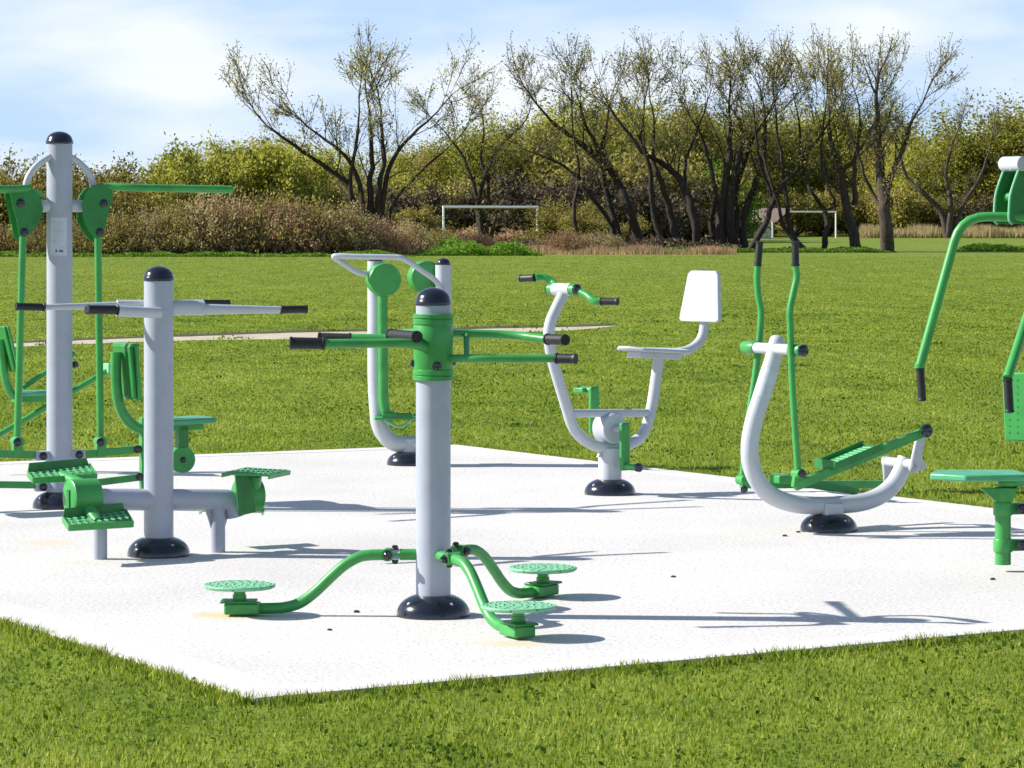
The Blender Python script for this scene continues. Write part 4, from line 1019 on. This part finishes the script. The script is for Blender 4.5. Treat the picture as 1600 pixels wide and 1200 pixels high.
cover('woodland_backdrop_growth', 'dense olive undergrowth closing the back of the woodland', (250, 1750), 372, 392, 9.0, 60000, 'olive', 508, .26)

# ================================================================== goals and hut
def goal(label, x0, x1, D0, D1, h):
    a = P(x0, 400, D0); b = P(x1, 400, D1); a.z = b.z = 0
    t = thing('football_goal', label, 'goal', (a+b)/2, 'football goals')
    for q in (a, b): MB().lathe([(.075, -.05), (.075, h)], q, Z, 14).build('goal_post', 'goal', t)
    MB().tube([a+Z*(h+.06)-(b-a).normalized()*.06, b+Z*(h+.06)+(b-a).normalized()*.06], .076, 12).build('crossbar', 'goal', t)
goal('white goal in front of dense bushes, partly hidden, left of the cycle', 693, 840, 212, 215, 2.46)
goal('white goal seen behind thin bare trunks on the far field', 1207, 1306, 296, 300, 2.38)
def hut():
    c = P(1168, 400, 290); c.z = 0
    t = thing('hut', 'small hut with a brown pitched roof behind the dark stems', 'hut', c)
    MB().prism([c+Vector((-2.2, -1.5, -.05)), c+Vector((2.0, -1.5, -.05)), c+Vector((2.0, 1.5, -.05)), c+Vector((-2.2, 1.5, -.05))], Z*1.75).build('wall', 'cream', t)
    MB().prism([c+Vector((-2.6, -2.0, 1.5)), c+Vector((-1.0, -.0, 2.75)), c+Vector((-2.6, 2.0, 1.5))], Vector((5.0, 0, 0))).build('roof', 'roof', t)
    MB().prism([c+Vector((-.4, -1.53, 0)), c+Vector((.5, -1.53, 0)), c+Vector((.5, -1.53, 1.6)), c+Vector((-.4, -1.53, 1.6))], Vector((0, -.03, 0))).build('door', 'roof', t)
hut()

# ================================================================== light, sky, camera
EL, AZ = 34.0, -4.5       # light travels towards +X, very slightly towards the viewer
d = Vector((math.cos(R(EL))*math.cos(R(AZ)), math.cos(R(EL))*math.sin(R(AZ)), -math.sin(R(EL))))
sl = bpy.data.lights.new('sun', 'SUN'); sl.energy = 4.9; sl.angle = R(.53); sl.color = (1, .955, .88)
so = bpy.data.objects.new('sun', sl); COL.objects.link(so); so.rotation_euler = d.to_track_quat('-Z', 'Y').to_euler(); so.location = (-30, 10, 30)
w = bpy.data.worlds.new('World'); sc.world = w; w.use_nodes = True; nt = w.node_tree; bg = nt.nodes['Background']
sky = nt.nodes.new('ShaderNodeTexSky'); sky.sky_type = 'NISHITA'; sky.sun_disc = False; sky.sun_elevation = R(EL)
sky.sun_rotation = math.atan2(-d.x, -d.y); sky.air_density = 1.0; sky.dust_density = .6; sky.ozone_density = 2.5
tc = nt.nodes.new('ShaderNodeTexCoord'); mp = N(nt, 'ShaderNodeMapping'); mp.inputs['Scale'].default_value = (1, 1, 3.5); mp.inputs['Location'].default_value = (.3, 0, .12)
nt.links.new(tc.outputs['Generated'], mp.inputs[0])
cl = noise(nt, mp.outputs[0], 9, 7, .5); cr = ramp(nt, cl, [(.40, (.06, .06, .06)), (.66, (1, 1, 1))])
sx_ = nt.nodes.new('ShaderNodeSeparateXYZ'); nt.links.new(tc.outputs['Generated'], sx_.inputs[0])
low = ramp(nt, sx_.outputs['Z'], [(0.0, (1, 1, 1)), (.10, (.8, .8, .8)), (.30, (.12, .12, .12))])
blue = N(nt, 'ShaderNodeMix', data_type='RGBA'); nt.links.new(low, blue.inputs[0]); nt.links.new(sky.outputs[0], blue.inputs[6]); blue.inputs[7].default_value = (5.0, 7.1, 10.4, 1)
cm = N(nt, 'ShaderNodeMix', data_type='RGBA', blend_type='MULTIPLY'); cm.inputs[0].default_value = 1; nt.links.new(cr, cm.inputs[6]); nt.links.new(low, cm.inputs[7])
mx = N(nt, 'ShaderNodeMix', data_type='RGBA'); nt.links.new(cm.outputs[2], mx.inputs[0]); nt.links.new(blue.outputs[2], mx.inputs[6]); mx.inputs[7].default_value = (9.3, 9.7, 10.2, 1)
nt.links.new(mx.outputs[2], bg.inputs[0]); bg.inputs[1].default_value = .066
cam = bpy.data.cameras.new('camera'); co_ = bpy.data.objects.new('camera', cam); COL.objects.link(co_)
co_.location = (0, 0, EYE); co_.rotation_euler = (R(90), 0, 0)
cam.sensor_width = 36; cam.lens = F/1600*36; cam.shift_y = (HY-600)/1600; cam.clip_end = 8000; cam.clip_start = .1
sc.camera = co_
vs = sc.view_settings; vs.view_transform = 'Standard'; vs.look = 'None'; vs.gamma = 1; vs.exposure = .70
sc.cycles.max_bounces = 6; sc.cycles.transparent_max_bounces = 4
